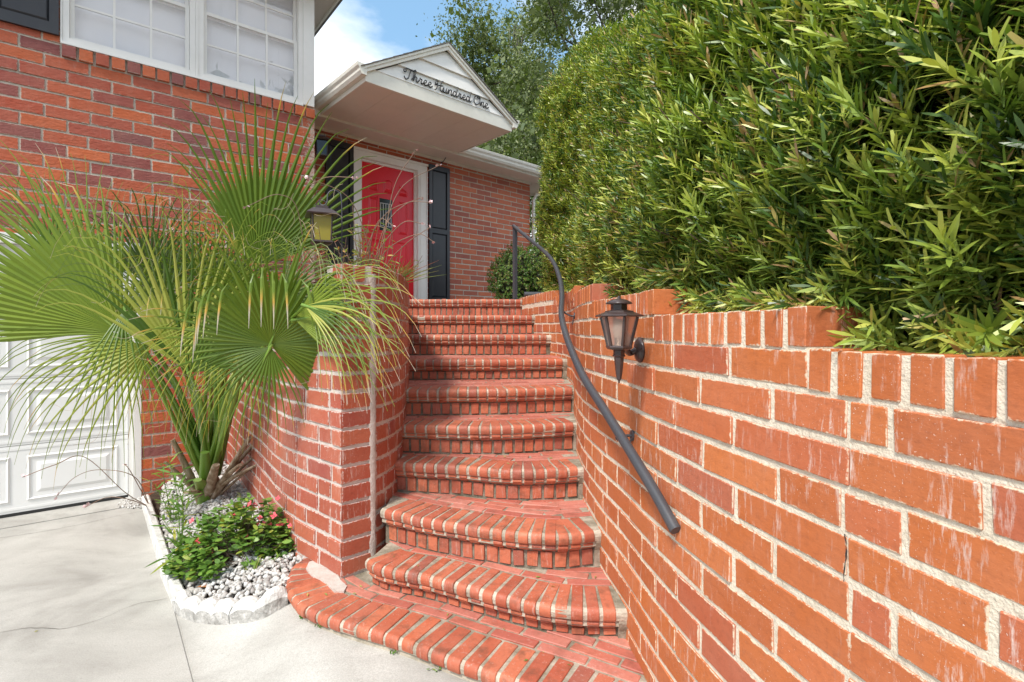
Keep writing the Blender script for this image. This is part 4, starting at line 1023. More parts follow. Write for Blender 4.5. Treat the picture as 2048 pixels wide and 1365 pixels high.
# downspout at the corner
mb = MB(); x = sE1+.055
mb.tube([F2.p(x+.35, n_e-.05, zso), F2.p(x+.33, n_e+.02, zso-.06), F2.p(x+.05, F2.n-.06, zso-.2), F2.p(x, F2.n-.045, zso-.3), F2.p(x, F2.n-.045, zf+.05)], .038, 8, flat=.75); mb.build('downspout', M['trim'], house)

# ---------------- gabled porch roof
porch_z = zso; nf_ = 4.875; sm_ = (s_pl+s_pr)/2; z_ap = F2.z_at(895.4, 89.7, nf_); z_ev = F2.z_at(731.8, 137, nf_)
mb = MB(); F2.box(mb, s_pl+.012, s_pr-.012, nf_+.02, n_e-.021, porch_z-.001, porch_z+.014)
por = mb.build('porch_roof', M['soffit'], house)
npl = 6
for k in range(npl):                                  # soffit planks
    a, b = s_pl+.014+(s_pr-s_pl-.028)*k/npl, s_pl+.014+(s_pr-s_pl-.028)*(k+1)/npl
    mb = MB(); F2.box(mb, a+.0012, b-.0012, nf_+.022, n_e-.022, porch_z-.006, porch_z-.0012); mb.build('soffit_plank', M['soffit'], por)
mb = MB(); F2.box(mb, s_pl, s_pr, nf_, nf_+.019, porch_z-.012, porch_z+.135)      # front board
for a, b in ((s_pl, s_pl+.0115), (s_pr-.0115, s_pr)): F2.box(mb, a, b, nf_+.0195, n_e-.022, porch_z-.012, porch_z+.10)
mb.build('fascia', M['trim'], por)
# clapboards of the gable, each lapping the one below
slope = (z_ap-z_ev)/(sm_-s_pl)
zt = porch_z+.132; heights = [.150, .165, .20]; inr = .055
def half_at(z): return (z_ap-.062-z)/slope
for h_ in heights:
    z1 = min(zt+h_, z_ap-.07); a0, a1 = max(.01, half_at(zt)), max(.004, half_at(z1))
    mb = MB(); lo, hi = nf_-.006, nf_+.018
    vs = [F2.p(sm_-a0, lo, zt), F2.p(sm_+a0, lo, zt), F2.p(sm_+a1, hi, z1), F2.p(sm_-a1, hi, z1), F2.p(sm_-a0, nf_+.03, zt), F2.p(sm_+a0, nf_+.03, zt), F2.p(sm_+a1, nf_+.03, z1), F2.p(sm_-a1, nf_+.03, z1)]
    mb.add(vs, [(0, 1, 2, 3), (5, 4, 7, 6), (0, 4, 5, 1), (2, 6, 7, 3), (0, 3, 7, 4), (1, 5, 6, 2)]); mb.build('gable_board', M['white'], por)
    mb = MB(); F2.box(mb, sm_-a0, sm_+a0, nf_+.0085, nf_+.012, zt-.006, zt-.0015)
    zt = z1
for sg in (-1, 1):
    ex = sm_+sg*(sm_-s_pl+.03)
    mb = MB(); pts = [F2.p(ex, nf_, z_ev), F2.p(sm_, nf_, z_ap), F2.p(sm_, nf_, z_ap-.072), F2.p(ex, nf_, z_ev-.062)]
    mb.prism(pts, F2.e, -.028, .001); pts2 = [F2.p(ex, nf_, z_ev), F2.p(sm_, nf_, z_ap), F2.p(sm_, nf_, z_ap-.03), F2.p(ex, nf_, z_ev-.025)]
    mb.prism(pts2, F2.e, -.040, -.0285); mb.build('rake_board', M['trim'], por)
    mb = MB(); ex2 = sm_+sg*(sm_-s_pl+.07)
    for r in range(9):                               # shingle courses
        f0, f1 = r/9, (r+1)/9
        a = ex2+(sm_-ex2)*f0; b = ex2+(sm_-ex2)*min(1, f1+.06); za_ = z_ev-.02+(z_ap+.006-z_ev+.02)*f0; zb_ = z_ev-.02+(z_ap+.006-z_ev+.02)*min(1, f1+.06)
        q = [F2.p(a, nf_-.05, za_+.012), F2.p(b, nf_-.05, zb_+.004), F2.p(b, n_e+.9, zb_+.004), F2.p(a, n_e+.9, za_+.012)]
        mb.add(q+[p-Vector((0, 0, .008)) for p in q], [(0, 1, 2, 3), (4, 5, 6, 7), (0, 4, 5, 1), (0, 3, 7, 4)])
    mb.build('shingles', M['shingle'], por)
F2g = Frame(2160, 0)
# side gutters of the porch run back to the house
class Side(Frame):
    def __init__(s, f, sg): s.d = f.e; s.e = f.d*(-sg); s.n = 0; s.R = f.R; s.f = f; s.sg = sg
    def p(s, a, n_, z): return s.f.e*a + s.e*n_ + Vector((0, 0, z))
for sg, sx in ((-1, s_pl), (1, s_pr)):
    mb = MB(); prof = gut
    base = lambda a, x, y: F2.p(sx+sg*(-x)*1.0, a, porch_z+.035+y)
    for (a, b, pr) in ((nf_-.03, n_e+.02, gut), (nf_-.034, nf_-.031, [(-.001, .0), (-.055, .0), (-.075, .03), (-.078, .055), (-.098, .078), (-.105, .108), (-.001, .105)])):
        poly = [base(a, x, y) for x, y in pr]
        mb.prism(poly, F2.e, 0, b-a)
    mb.build('gutter', M['trim'], por)
# ---------------- lettering: one stroke per letter, a bent rod on the board
G = {
 'T': ([[(0.0, 0.72), (-.05, .60), (.05, .50), (.14, .60), (.10, .80), (.30, .86), (.62, .80), (.80, .90)], [(.50, .84), (.42, .50), (.36, .10), (.22, -.06), (.08, .02), (.04, .14)]], .62),
 'h': ([[(0, .10), (.16, .40), (.26, .80), (.20, .95), (.12, .80), (.12, .02), (.20, .34), (.32, .42), (.38, .30), (.36, .08), (.46, .02), (.54, .12)]], .50),
 'r': ([[(0, .08), (.10, .28), (.12, .44), (.20, .36), (.28, .36), (.24, .10), (.34, .02), (.42, .12)]], .38),
 'e': ([[(0, .12), (.20, .20), (.28, .34), (.20, .44), (.10, .34), (.08, .14), (.18, .00), (.32, .04), (.42, .16)]], .37),
 'H': ([[(-.02, .60), (.02, .46), (.14, .54), (.16, .74), (.06, .84), (.02, .70)], [(.16, .78), (.17, .40), (.12, .05), (-.02, -.06)], [(-.05, .36), (.20, .42), (.50, .46), (.64, .52)], [(.62, .92), (.50, .84), (.44, .50), (.44, .12), (.54, .00), (.66, .10)]], .64),
 'u': ([[(0, .14), (.08, .42), (.06, .10), (.16, .0), (.28, .12), (.33, .42), (.31, .10), (.38, .01), (.46, .12)]], .43),
 'n': ([[(0, .10), (.08, .40), (.10, .02), (.12, .26), (.24, .43), (.32, .34), (.31, .08), (.38, .0), (.46, .12)]], .43),
 'd': ([[(.26, .38), (.12, .42), (.04, .20), (.12, .0), (.26, .10), (.36, .60), (.40, .92), (.34, .40), (.34, .08), (.42, .0), (.50, .12)]], .46),
 'O': ([[(.36, .86), (.16, .80), (.02, .48), (.08, .10), (.28, -.02), (.50, .14), (.56, .52), (.44, .82), (.30, .84), (.32, .68), (.48, .62), (.62, .72)]], .62),
}
txt = 'Three Hundred One'; tot = sum(G[c][1] if c != ' ' else .26 for c in txt)
sx0, sx1 = F2.s_at(806, nf_), F2.s_at(975, nf_); scl = (sx1-sx0)/tot; zb_ = porch_z+.132+.030; x = sx0; hh = .128
def smooth2(pts):
    return [(q.x, q.y) for q in Path(pts, step=.06).q]
for c in txt:
    if c == ' ': x += .26*scl; continue
    strokes, adv = G[c]; mb = MB()
    for stx in strokes:
        pts = [F2.p(x+(a+.10*b)*scl, nf_-.012, zb_+b*hh) for a, b in smooth2(stx)]
        mb.tube(pts, .0062, 6)
    mb.build('letter', M['letter'], por); x += adv*scl
# ================================================================ THE HEDGE
hedge = thing('podocarpus_hedge', 'tall dense clipped hedge of narrow green leaves above the right-hand brick wall', 'hedge')
def htop(y): return 3.14 + max(0.0, (min(y, 5.6)-2.9))*0.56 - 0.6*max(0, y-5.1)**2
def hface(l, z):
    """a point of the clipped face: over the wall at the foot, bulging, leaning back to the top"""
    p, t = RW.at(l); nrm = Vector((-t.y, t.x, 0)); zt = htop(p.y); zb = rtop(l)+0.09
    h = (z-zb)/(zt-zb)
    back = 0.12 - 0.10*math.sin(min(1, h*2.2)*math.pi/2) + 0.13*h + 0.26*max(0, h-0.86)/0.14*(h > 0.86)
    w = 0.13*noise.noise(Vector((l*1.5, z*1.3, 1.0))) + 0.05*noise.noise(Vector((l*4.5, z*4.5, 4.0)))
    if h < .15: w *= h/.15
    return p - nrm*(back+w) + Vector((0, 0, z)), nrm
l_end = RW.l_at_y(5.75); l_start = RW.l_at_y(-0.3)
def hedge_points(n, ls, depth=0.0):
    O = []; A = []
    while len(O) < n:
        l = random.uniform(*ls); p, _t = RW.at(l); zb = rtop(l)+0.06; zt = htop(p.y)
        z = random.uniform(zb+.015, zt+0.02); q, nr = hface(l, z); h = (z-zb)/(zt-zb)
        # steps in the density leave darker hollows between the clumps
        if noise.noise(Vector((l*3.2, z*3.2, 9))) < -0.18 and random.random() < 0.75: continue
        d = random.random()**1.5*depth
        up = 0.85*random.random()+0.75 + (0.9 if h > 0.93 else 0) - (1.1 if z < zb+0.10 else 0)
        a = nr*random.uniform(.45, 1.0) + Vector((0, 0, up)) + Vector((random.gauss(0, .35), random.gauss(0, .35), random.gauss(0, .2)))
        O.append(q-nr*(d+0.05)); A.append(a)
    return np.array([tuple(o) for o in O]), np.array([tuple(a) for a in A])
def hedge_part(n, ls, depth, nl, ll, lw, sl, name='foliage', quads=3):
    O, A = hedge_points(n, ls, depth)
    b, d, u, l, w = shoot_leaves(O, A, nl, ll, lw, sl)
    V, F = leaf_batch(b, d, u, l, w, 0.10, cut=rng.random(len(b)) < 0.16, quads=quads)
    per = np.repeat(rng.random(n)**1.3*0.55, nl); pos_ = np.tile((np.arange(nl)+.5)/nl, n); t = np.clip(per + rng.random(len(b))*0.30 + np.repeat(rng.random(n), nl)*0.62*pos_**2.2, 0, 0.95)
    old = rng.random(len(b)); t = np.where(old > 0.975, 0.96+0.035*rng.random(len(b)), t)
    o = link(name, npmesh(name, V, F, M['hedge'], np.repeat(t, 2*quads+2)), hedge); o['kind'] = 'stuff'; return o
y_l = RW.l_at_y
hedge_part(7200, (l_start, y_l(1.9)), 0.20, 20, 0.066, 0.0076, 0.12)
hedge_part(6200, (y_l(1.8), y_l(3.6)), 0.22, 18, 0.064, 0.0084, 0.11, quads=2)
hedge_part(6600, (y_l(3.5), l_end), 0.25, 16, 0.066, 0.0105, 0.10, quads=1)
# the end and the top of the hedge
O = []; A = []
pe, te = RW.at(l_end); ne = Vector((-te.y, te.x, 0))
for i in range(2600):
    if i < 1300:
        z = random.uniform(1.85, htop(6)); d = random.uniform(0, 1.0)
        O.append(tuple(hface(l_end, z)[0]-ne*d+te*random.uniform(-.12, -.02)+te*0.04*math.sin(z*4))); A.append((te.x+random.gauss(0, .4)-.3, te.y+random.gauss(0, .4), .5+random.random()*.5))
    else:
        l = random.uniform(y_l(2.4), l_end); p, t = RW.at(l); nr = Vector((-t.y, t.x, 0)); zt = htop(p.y)
        O.append(tuple(hface(l, zt)[0]-nr*random.uniform(0, .5)+Vector((0, 0, random.uniform(-.06, .06))))); A.append((random.gauss(0, .3), random.gauss(0, .3), 1))
b, d, u, l, w = shoot_leaves(np.array(O), np.array(A), 14, 0.07, 0.0105, 0.11)
V, F = leaf_batch(b, d, u, l, w, 0.14, quads=1); t = np.clip(rng.random(len(b))*0.9+.05, 0, .95)
o = link('foliage', npmesh('foliage', V, F, M['hedge'], np.repeat(t, 4)), hedge); o['kind'] = 'stuff'
# solid core that closes the gaps, the hedge's inner shade painted into its colour
mb = MB(); n = 90; rows = 10
grid = []
for i in range(n+1):
    l = l_start+(l_end-l_start)*i/n; p, t = RW.at(l); nr = Vector((-t.y, t.x, 0)); zt = htop(p.y); zb = rtop(l)-0.0
    fr_ = [hface(l, zb+(zt-zb)*k/rows)[0]-nr*0.26 for k in range(rows+1)]
    fr_ = [Vector((q.x, q.y, q.z-0.10*(k == rows))) for k, q in enumerate(fr_)]
    grid.append(fr_+[fr_[-1]-nr*0.9, fr_[0]-nr*0.9])
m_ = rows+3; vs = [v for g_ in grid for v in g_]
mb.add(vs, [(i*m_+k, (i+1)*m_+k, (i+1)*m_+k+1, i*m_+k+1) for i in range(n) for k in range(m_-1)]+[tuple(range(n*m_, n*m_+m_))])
m = mat('foliage_core_shade', rough=1.0); g = NT(m)
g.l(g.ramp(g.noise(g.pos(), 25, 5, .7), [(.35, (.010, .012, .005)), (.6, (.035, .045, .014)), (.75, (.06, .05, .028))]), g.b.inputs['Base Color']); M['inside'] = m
mb.build('shade_core', m, hedge)
mb = MB()
for i in range(240):                                   # twigs between the leaves
    l = random.uniform(l_start, l_end); z = random.uniform(rtop(l)+.1, htop(RW.at(l)[0].y)-.1); q, nr = hface(l, z)
    a = q-nr*.25; b_ = q-nr*.02+Vector((random.gauss(0, .05), random.gauss(0, .05), random.uniform(.05, .25)))
    mb.tube([a, (a+b_)/2+Vector((0, 0, -.02)), b_], [.005, .004, .002], 5)
o = mb.build('twigs', M['twig'], hedge); o['kind'] = 'stuff'
# the leafy shoots that show largest, each a part of its own
SV = []
for k in range(10):
    n = 1; nl = 22
    b, d, u, l, w = shoot_leaves(np.zeros((1, 3)), np.array([[0, 0, 1.0]]), nl, 0.068, 0.0078, 0.13, spread=(.3, 1.1))
    V, F = leaf_batch(b, d, u, l, w, 0.10, cut=rng.random(nl) < 0.2)
    mbs = MB(); mbs.tube([(0, 0, -.05), (0, 0, .05), (0, 0, .10)], [.0026, .0022, .0014], 5, tint=0.9)
    nv = len(V); V2 = np.vstack([V, np.array([tuple(v) for v in mbs.v])]); 
    me = bpy.data.meshes.new('shoot'); me.from_pydata([tuple(v) for v in V2], [], [tuple(f) for f in F]+[tuple(i+nv for i in f) for f in mbs.f])
    t = np.concatenate([np.repeat(rng.random(nl)*.20+.25*((np.arange(nl)+.5)/nl)**2, 8), np.full(len(mbs.v), .05)]); a = me.attributes.new('tint', 'FLOAT', 'POINT'); a.data.foreach_set('value', t.astype(np.float32))
    me.materials.append(M['hedge']); SV.append(me)
O, A = hedge_points(900, (y_l(0.45), y_l(2.6)), 0.02)
cand = sorted(range(900), key=lambda i: O[i][1])
cnt = 0
for i in cand:
    p = Vector(O[i]); u_, v_ = proj(p)
    if not (0 < u_ < 2080 and -20 < v_ < 720): continue
    a = Vector(A[i]).normalized(); q = a.to_track_quat('Z', 'Y') @ Quaternion((0, 0, 1), random.uniform(0, 6.28))
    s_ = random.uniform(.8, 1.15); link('shoot', SV[i % 10], hedge, Matrix.LocRotScale(p+a*.02, q, Vector((s_, s_, s_)))); cnt += 1
    if cnt >= 295: break

# ================================================================ THE PALM
palm = thing('fan_palm', 'green fan palm with drooping pleated fronds in the white gravel bed', 'palm')
def fan(parent, hub, axis, normal, R, spread, nseg, droop=0.5, split=0.45, name='blade', mt='palm', foldback=0.0, seed=0, twist=0.0, cup=0.12, asym=0.0, tipdry=0.5, base_t=0.3, pleat=.40):
    r = random.Random(seed); ax = axis.normalized(); nr = (normal-ax*normal.dot(ax)).normalized(); sd = nr.cross(ax)
    Vs = []; Fs = []; T = []; AL = []
    dth = 2*spread/nseg; K = 12
    for i in range(nseg):
        th = -spread+dth*(i+.5); rel = th/spread
        Rl = R*(1-.24*abs(rel)**2.2)*r.uniform(.90, 1.05)*(1+asym*rel)
        base = ax*math.cos(th)+sd*math.sin(th)
        jit = r.gauss(0, .02); dr = droop*r.uniform(.6, 1.5); fb = foldback*r.uniform(.5, 1.3) if (r.random() < .7 and base.z > .35) else 0
        tint = min(.98, max(.0, base_t+r.uniform(-.07, .07))); dry = r.random() < tipdry
        o = len(Vs); pos = hub.copy(); 
        for k in range(K+1):
            t = k/K
            # direction bends under gravity past the point where segments part
            f = max(0, (t-split)/(1-split))
            d = base + nr*(cup*(1-abs(rel))*0.5*(1-t)) + sd*jit*f
            d = d.normalized(); g_ = dr*(f**1.4*.8+2.2*f**4)
            if fb and f > .25: g_ += fb*(f-.25)*8
            d = (d + Vector((0, 0, -1))*g_).normalized()
            if k: pos = pos + d*(Rl/K)
            side = d.cross(nr); 
            if side.length < 1e-3: side = sd
            side.normalize(); up = side.cross(d).normalized()
            if t < split: w = t*Rl*math.tan(dth/2)*1.03
            else: w = split*Rl*math.tan(dth/2)*1.03*(1-f)**.8*(1-.34*min(1, f*4))
            w = max(w, .0009); tw = twist*f*r.uniform(.5, 1.5)
            if tw: side = (side*math.cos(tw)+up*math.sin(tw)).normalized(); up = side.cross(d).normalized()
            pl = w*pleat if t < split+.15 else w*.30
            Vs += [pos+side*w-up*pl*.5, pos+up*pl*.5, pos-side*w-up*pl*.5]; 
            T += [tint]*3; AL += [min(1, t*(1.1 if fb else 1)) if dry else t*.7]*3
        Fs += [(o+3*k+c, o+3*k+c+1, o+3*k+c+4, o+3*k+c+3) for k in range(K) for c in (0, 1)]
    # tips are tinted dry only where tint > .5, so lift those
    me = bpy.data.meshes.new(name); me.from_pydata([tuple(v) for v in Vs], [], Fs)
    a = me.attributes.new('tint', 'FLOAT', 'POINT'); a.data.foreach_set('value', T); a = me.attributes.new('along', 'FLOAT', 'POINT'); a.data.foreach_set('value', AL)
    me.materials.append(M[mt]); me.update(); return link(name, me, parent)
base = Vector((-2.42, 4.18, 0.05))
def frond(hub, look, R, spread, nseg, normal=None, **kw):
    """hub: where petiole meets blade; look: pixel point (u,v,Y) the middle segment aims at"""
    h = P(*hub); t = P(*look); ax = (t-h).normalized(); nr = Vector(normal) if normal else (Vector((0, 0, H+.3))-h)
    st = base + Vector((random.uniform(-.06, .06), random.uniform(-.06, .06), .30))
    mid = st.lerp(h, .5)+Vector((0, 0, .12*(h-st).length))
    pts = [q for q in Path3([st, mid, h])]
    mb = MB(); nn_ = len(pts)
    mb.tube(pts, [.024*(1-.62*i/(nn_-1)) for i in range(nn_)], 7, flat=.6, tint=random.random())
    pe_ = mb.build('frond', M['petiole'], palm)
    bl = fan(pe_, h, ax, nr, R, spread, nseg, **kw)
    # the midrib running a little way into the blade
    mb = MB(); mb.tube([h-ax*.02, h+ax*R*.10, h+ax*R*.2], [.010, .006, .002], 6, tint=.99); mb.build('midrib', M['petiole'], pe_)
    return pe_
def Path3(pts, n=10):
    q = [pts[0]*2-pts[1]]+pts+[pts[-1]*2-pts[-2]]; out = []
    for i in range(1, len(q)-2):
        a, b, c, d = q[i-1:i+3]
        for k in range(n):
            t = k/n; out.append(0.5*((2*b)+(-a+c)*t+(2*a-5*b+4*c-d)*t*t+(-a+3*b-3*c+d)*t**3))
    out.append(pts[-1]); return out
frond((515, 532, 3.75), (610, 240, 3.65), 1.24, math.radians(52), 28, droop=.16, split=.50, seed=1, cup=.1, base_t=.55, tipdry=.1, pleat=.5)
frond((500, 520, 3.85), (420, 300, 3.7), 1.05, math.radians(34), 10, droop=.5, split=.16, seed=21, base_t=.2, tipdry=.2, pleat=.5, twist=.3)
# the near one in front of the pillar: dark pleats, tips folded over and yellow
frond((541, 689, 2.80), (600, 540, 2.70), .74, math.radians(128), 40, pleat=.7, droop=.2, split=.44, seed=2, foldback=2.2, base_t=.14, tipdry=.95, cup=.2)
frond((541, 695, 2.80), (470, 830, 2.76), .58, math.radians(62), 18, pleat=.5, droop=.7, split=.28, seed=22, base_t=.15, tipdry=.3)
# left frond: a solid pleated upper half, thin hanging segments below
frond((238, 662, 3.4), (20, 500, 3.15), 1.14, math.radians(50), 28, droop=.2, split=.6, pleat=.62, seed=3, base_t=.12, tipdry=.2, cup=.1)
frond((238, 668, 3.4), (100, 850, 3.2), .98, math.radians(74), 24, droop=1.3, split=.16, pleat=.5, seed=23, base_t=.06, tipdry=.3, twist=.3)
frond((245, 665, 3.4), (270, 400, 3.3), .85, math.radians(26), 9, droop=.3, split=.3, pleat=.5, seed=24, base_t=.15, tipdry=.3)
# bright centre frond
frond((376, 742, 3.3), (325, 430, 3.2), 1.10, math.radians(44), 22, droop=.4, split=.42, seed=4, base_t=.42, tipdry=.2, cup=.15, pleat=.5)
frond((380, 745, 3.28), (520, 620, 3.1), .85, math.radians(34), 13, droop=.5, split=.35, seed=25, base_t=.55, tipdry=.6, pleat=.5)
# fronds behind and around
frond((300, 560, 4.05), (350, 330, 3.9), .95, math.radians(80), 34, droop=.7, split=.3, seed=5, base_t=.5, tipdry=.5, mt='palmdark', twist=.5)
frond((452, 575, 4.1), (450, 380, 3.9), .85, math.radians(95), 36, droop=.9, split=.25, seed=6, base_t=.4, tipdry=.5, mt='palmdark', twist=.6)
frond((175, 560, 3.7), (60, 330, 3.6), 1.05, math.radians(38), 16, droop=.15, split=.3, seed=7, base_t=.1, tipdry=.2, twist=.3)
frond((430, 640, 3.4), (330, 820, 3.0), .80, math.radians(60), 22, droop=.6, split=.2, seed=8, base_t=.6, tipdry=.8, twist=.4)
frond((250, 620, 3.3), (300, 800, 3.2), .80, math.radians(45), 14, droop=.6, split=.2, seed=9, base_t=.25, tipdry=.6, twist=.4)
frond((520, 640, 3.5), (430, 600, 3.2), .80, math.radians(85), 26, droop=.9, split=.22, seed=10, base_t=.6, tipdry=.6, twist=.3)
frond((590, 640, 2.75), (760, 610, 2.55), .84, math.radians(46), 20, droop=.5, split=.24, foldback=.5, seed=11, base_t=.4, tipdry=.7, twist=.2)
frond((610, 612, 2.62), (700, 640, 2.5), .72, math.radians(30), 12, droop=1.6, split=.2, seed=12, base_t=.4, tipdry=.6, twist=.2)
# thin, half-split fronds that fill the middle
for i, (hub, look, R_, sp_, n_) in enumerate((((330, 600, 3.9), (250, 420, 3.7), .95, 55, 20), ((400, 560, 3.9), (430, 360, 3.8), .95, 50, 20), ((470, 620, 3.7), (400, 480, 3.4), .9, 60, 22), ((350, 700, 3.5), (480, 560, 3.2), .9, 55, 18), ((300, 690, 3.4), (180, 760, 3.2), .85, 45, 14), ((500, 700, 3.4), (430, 850, 3.1), .7, 50, 16), ((110, 520, 3.5), (20, 330, 3.4), .85, 40, 16), ((560, 600, 2.9), (700, 540, 2.65), .85, 50, 22), ((620, 590, 2.8), (730, 620, 2.55), .8, 48, 20), ((430, 600, 3.5), (520, 430, 3.3), .9, 48, 20), ((330, 640, 3.3), (300, 470, 3.2), .95, 50, 20), ((560, 640, 2.9), (560, 500, 2.7), .7, 60, 18))):
    frond(hub, look, R_, math.radians(sp_), n_, droop=random.uniform(.5, 1.0), split=random.uniform(.16, .30), seed=40+i, base_t=random.choice((.3, .5, .65)), tipdry=.6, twist=.5, mt=random.choice(('palm', 'palmdark', 'palm')), pleat=.5)
# trunk foot with dry leaf bases
mb = MB(); mb.lathe([(.09, .0), (.10, .08), (.085, .18), (.06, .28), (.03, .33)], base, 12); mb.build('trunk', M['dry'], palm)
stubs = [((345, 880), .040, .032), ((330, 925), .035, .03), ((372, 985), .04, .03), ((545, 850), .030, .026), ((500, 875), .034, .03), ((432, 930), .04, .036), ((560, 868), .02, .016), ((515, 930), .032, .028), ((410, 905), .05, .04), ((548, 905), .018, .015), ((480, 930), .035, .03), ((395, 960), .05, .04)]
for i, ((u, v), r0, r1) in enumerate(stubs):
    tip = P(u, v, 4.0-.10*(i % 3)); st = base+Vector(((tip.x-base.x)*.12, (tip.y-base.y)*.12-.05, .10+.03*(i % 4)))
    green = i in (8, 11)
    mb = MB(); pts = Path3([st, st.lerp(tip, .5)+Vector((0, 0, .02)), tip], 4); mb.tube(pts, [r0*1.2-(r0*1.2-r1*.75)*k/(len(pts)-1) for k in range(len(pts))], 7, flat=.5, tint=.8)
    mb.build('leaf_base', M['petiole'] if green else M['dry'], palm)
mb = MB()
for i in range(90):                                    # loose fibres curling off the segments
    c = P(random.choice((330, 480, 560, 620, 250, 700))+random.gauss(0, 60), random.uniform(380, 860), random.uniform(2.9, 3.6))
    w = random.uniform(0, 6.28); pts = []; d = Vector((random.gauss(0, 1), random.gauss(0, .4), random.gauss(-.4, 1))).normalized()
    for k in range(9): pts.append(c.copy()); d = (d+Vector((math.sin(w+k*.8), 0, math.cos(w+k*.8)))*.35).normalized(); c = c+d*.022
    mb.tube(pts, .0009, 3, cap=False)
o = mb.build('fibres', M['fibre'], palm); o['kind'] = 'stuff'

# ================================================================ GRAVEL BED
mb = MB(); slab(mb, [(p.x+.03, p.y+.02) for p in (onz(284, 1003, 0), onz(300, 1060, 0), onz(325, 1150, 0), onz(350, 1215, 0), ong(385, 1230), ong(480, 1228), ong(560, 1190))]+[(-1.2, 3.1), (-1.4, 3.3), (-2.3, 4.5), (-2.9, 5.3), (-3.3, 5.0)], z=.035, th=.1)
struct(mb, 'gravel_bed', M['soil'])
ico = bmesh.new(); bmesh.ops.create_icosphere(ico, subdivisions=1, radius=1); iv = np.array([tuple(v.co) for v in ico.verts]); it = np.array([[v.index for v in f.verts] for f in ico.faces]); ico.free()
from mathutils.geometry import intersect_point_tri_2d
Vp = []; Fp = []; Tp = []; k = 0
def pebble(x, y, z, s):
    global k
    Rm = Quaternion(Vector(rand_unit(1)[0]), random.uniform(0, 6.28)).to_matrix()
    sc = np.array([s*random.uniform(.8, 1.4), s*random.uniform(.7, 1.1), s*random.uniform(.45, .75)])
    v = (iv*(1+rng.uniform(-.16, .16, (len(iv), 1)))*sc) @ np.array(Rm).T + np.array([x, y, z]); Vp.append(v); Fp.append(it+k*len(iv)); Tp.append(np.full(len(iv), random.random())); k += 1
while k < 5700:
    x, y = random.uniform(-3.3, -1.08), random.uniform(2.54, 5.2)
    if inside(x, y): pebble(x, y, gz(x, y)+.038+random.uniform(0, .028), random.uniform(.010, .019))
for i in range(120):
    u = random.gauss(268, 14); q = onz(u, random.uniform(992, 1018), .0); pebble(q.x, q.y, .006, random.uniform(.008, .014))
o = link('gravel', npmesh('gravel', np.vstack(Vp), np.vstack(Fp), M['pebble'], np.concatenate(Tp), smooth=False)); tag(o, kind='stuff')
nx_, ny_ = 60, 70; vs = []; fs = []
for i in range(nx_):
    for j_ in range(ny_):
        x, y = -3.3+i*.038, 2.52+j_*.04
        if inside(x+.019, y+.02):
            o_ = len(vs); vs += [(x+a, y+b, gz(x+a, y+b)+.030) for a, b in ((0, 0), (.038, 0), (.038, .04), (0, .04))]; fs.append((o_, o_+1, o_+2, o_+3))
mb = MB(); mb.add(vs, fs); struct(mb, 'bed_soil', M['soil'])
# white painted edging: two straight lengths, then a scalloped block
def edging_straight(a, b, label):
    mb = MB(); t = (b-a).normalized(); n_ = Vector((-t.y, t.x, 0)); w, h = .055, .095; L_ = (b-a).length; vs = []; m_ = int(L_/.05)
    for i in range(m_+1):
        p = a+t*L_*i/m_
        for (x, z) in ((0, -.01), (0.0, h-.012), (.010, h), (w-.01, h), (w, h-.012), (w, -.01)):
            e_ = .002*noise.noise(Vector((i*.9, x*50, z*40))); vs.append(p-n_*(x-w/2)*-1+n_*e_+Vector((0, 0, z+e_)))
    mb.add(vs, [(i*6+c, i*6+c+1, (i+1)*6+c+1, (i+1)*6+c) for i in range(m_) for c in range(5)]+[(0, 1, 2, 3, 4, 5), tuple(m_*6+c for c in range(6))])
    return tag(mb.build('edging_stone', M['edging']), label, 'edging', 'white edging stones round the gravel bed')
e0, e1, e2 = onz(291, 1012, 0), onz(333, 1148, 0), onz(362, 1222, 0)
edging_straight(e0, e1-(e1-e0).normalized()*.005, 'long straight white edging stone running towards the garage door')
edging_straight(e1+Vector((-.008, 0, 0)), e2, 'short straight white edging stone next to the scalloped piece')
sc_path = Path([(p.x, p.y) for p in (onz(352, 1216, 0), onz(368, 1232, 0), ong(400, 1241), ong(470, 1243), ong(530, 1232), ong(574, 1208))])
def scallop(l0, l1, n, label):
    mb = MB(); m_ = n*12; vs = []; mi = []
    for i in range(m_+1):
        l = l0+(l1-l0)*i/m_; p, t = sc_path.at(l); nrm = Vector((t.y, -t.x, 0)); g0 = gz(p.x, p.y); h = .072+.040*abs(math.sin(math.pi*i/12))**.75
        for (x, z) in ((.016, -.01), (.018, h*.55), (.012, h-.018), (.0, h-.003), (-.022, h), (-.045, h-.01), (-.048, -.01)):
            e_ = .003*noise.noise(Vector((l*40, x*60, z*50))); vs.append(p+nrm*(x+e_)+Vector((0, 0, g0+z+(e_ if z > 0 else 0))))
    fs = [(i*7+c, i*7+c+1, (i+1)*7+c+1, (i+1)*7+c) for i in range(m_) for c in range(6)]
    mb.add(vs, fs+[tuple(range(7)), tuple(m_*7+c for c in range(7))], smooth=False)
    mb.mi = [1 if (q < len(fs) and q % 6 < 1) else 0 for q in range(len(fs)+2)]
    return tag(link('edging_stone', mb.mesh('edging_stone', [M['edging'], M['edging_raw']])), label, 'edging', 'white edging stones round the gravel bed')
scallop(0, sc_path.len*.62, 4, 'curved scalloped white edging stone with a rough grey face at the bed corner')
scallop(sc_path.len*.63, sc_path.len, 2, 'scalloped white edging stone touching the rounded end of the lowest step')
mb = MB(); q = onz(413, 1177, .08); vs = []; n = 10
for i in range(n+1):
    t = i/n; w = .018*math.sin(math.pi*min(1, t*1.02))**.7+.0005; 
    for sgn in (-1, 0, 1): vs.append(q+Vector((-.055+.11*t, sgn*w-.01*t, .010*math.sin(math.pi*t)+(.008 if sgn else 0))))
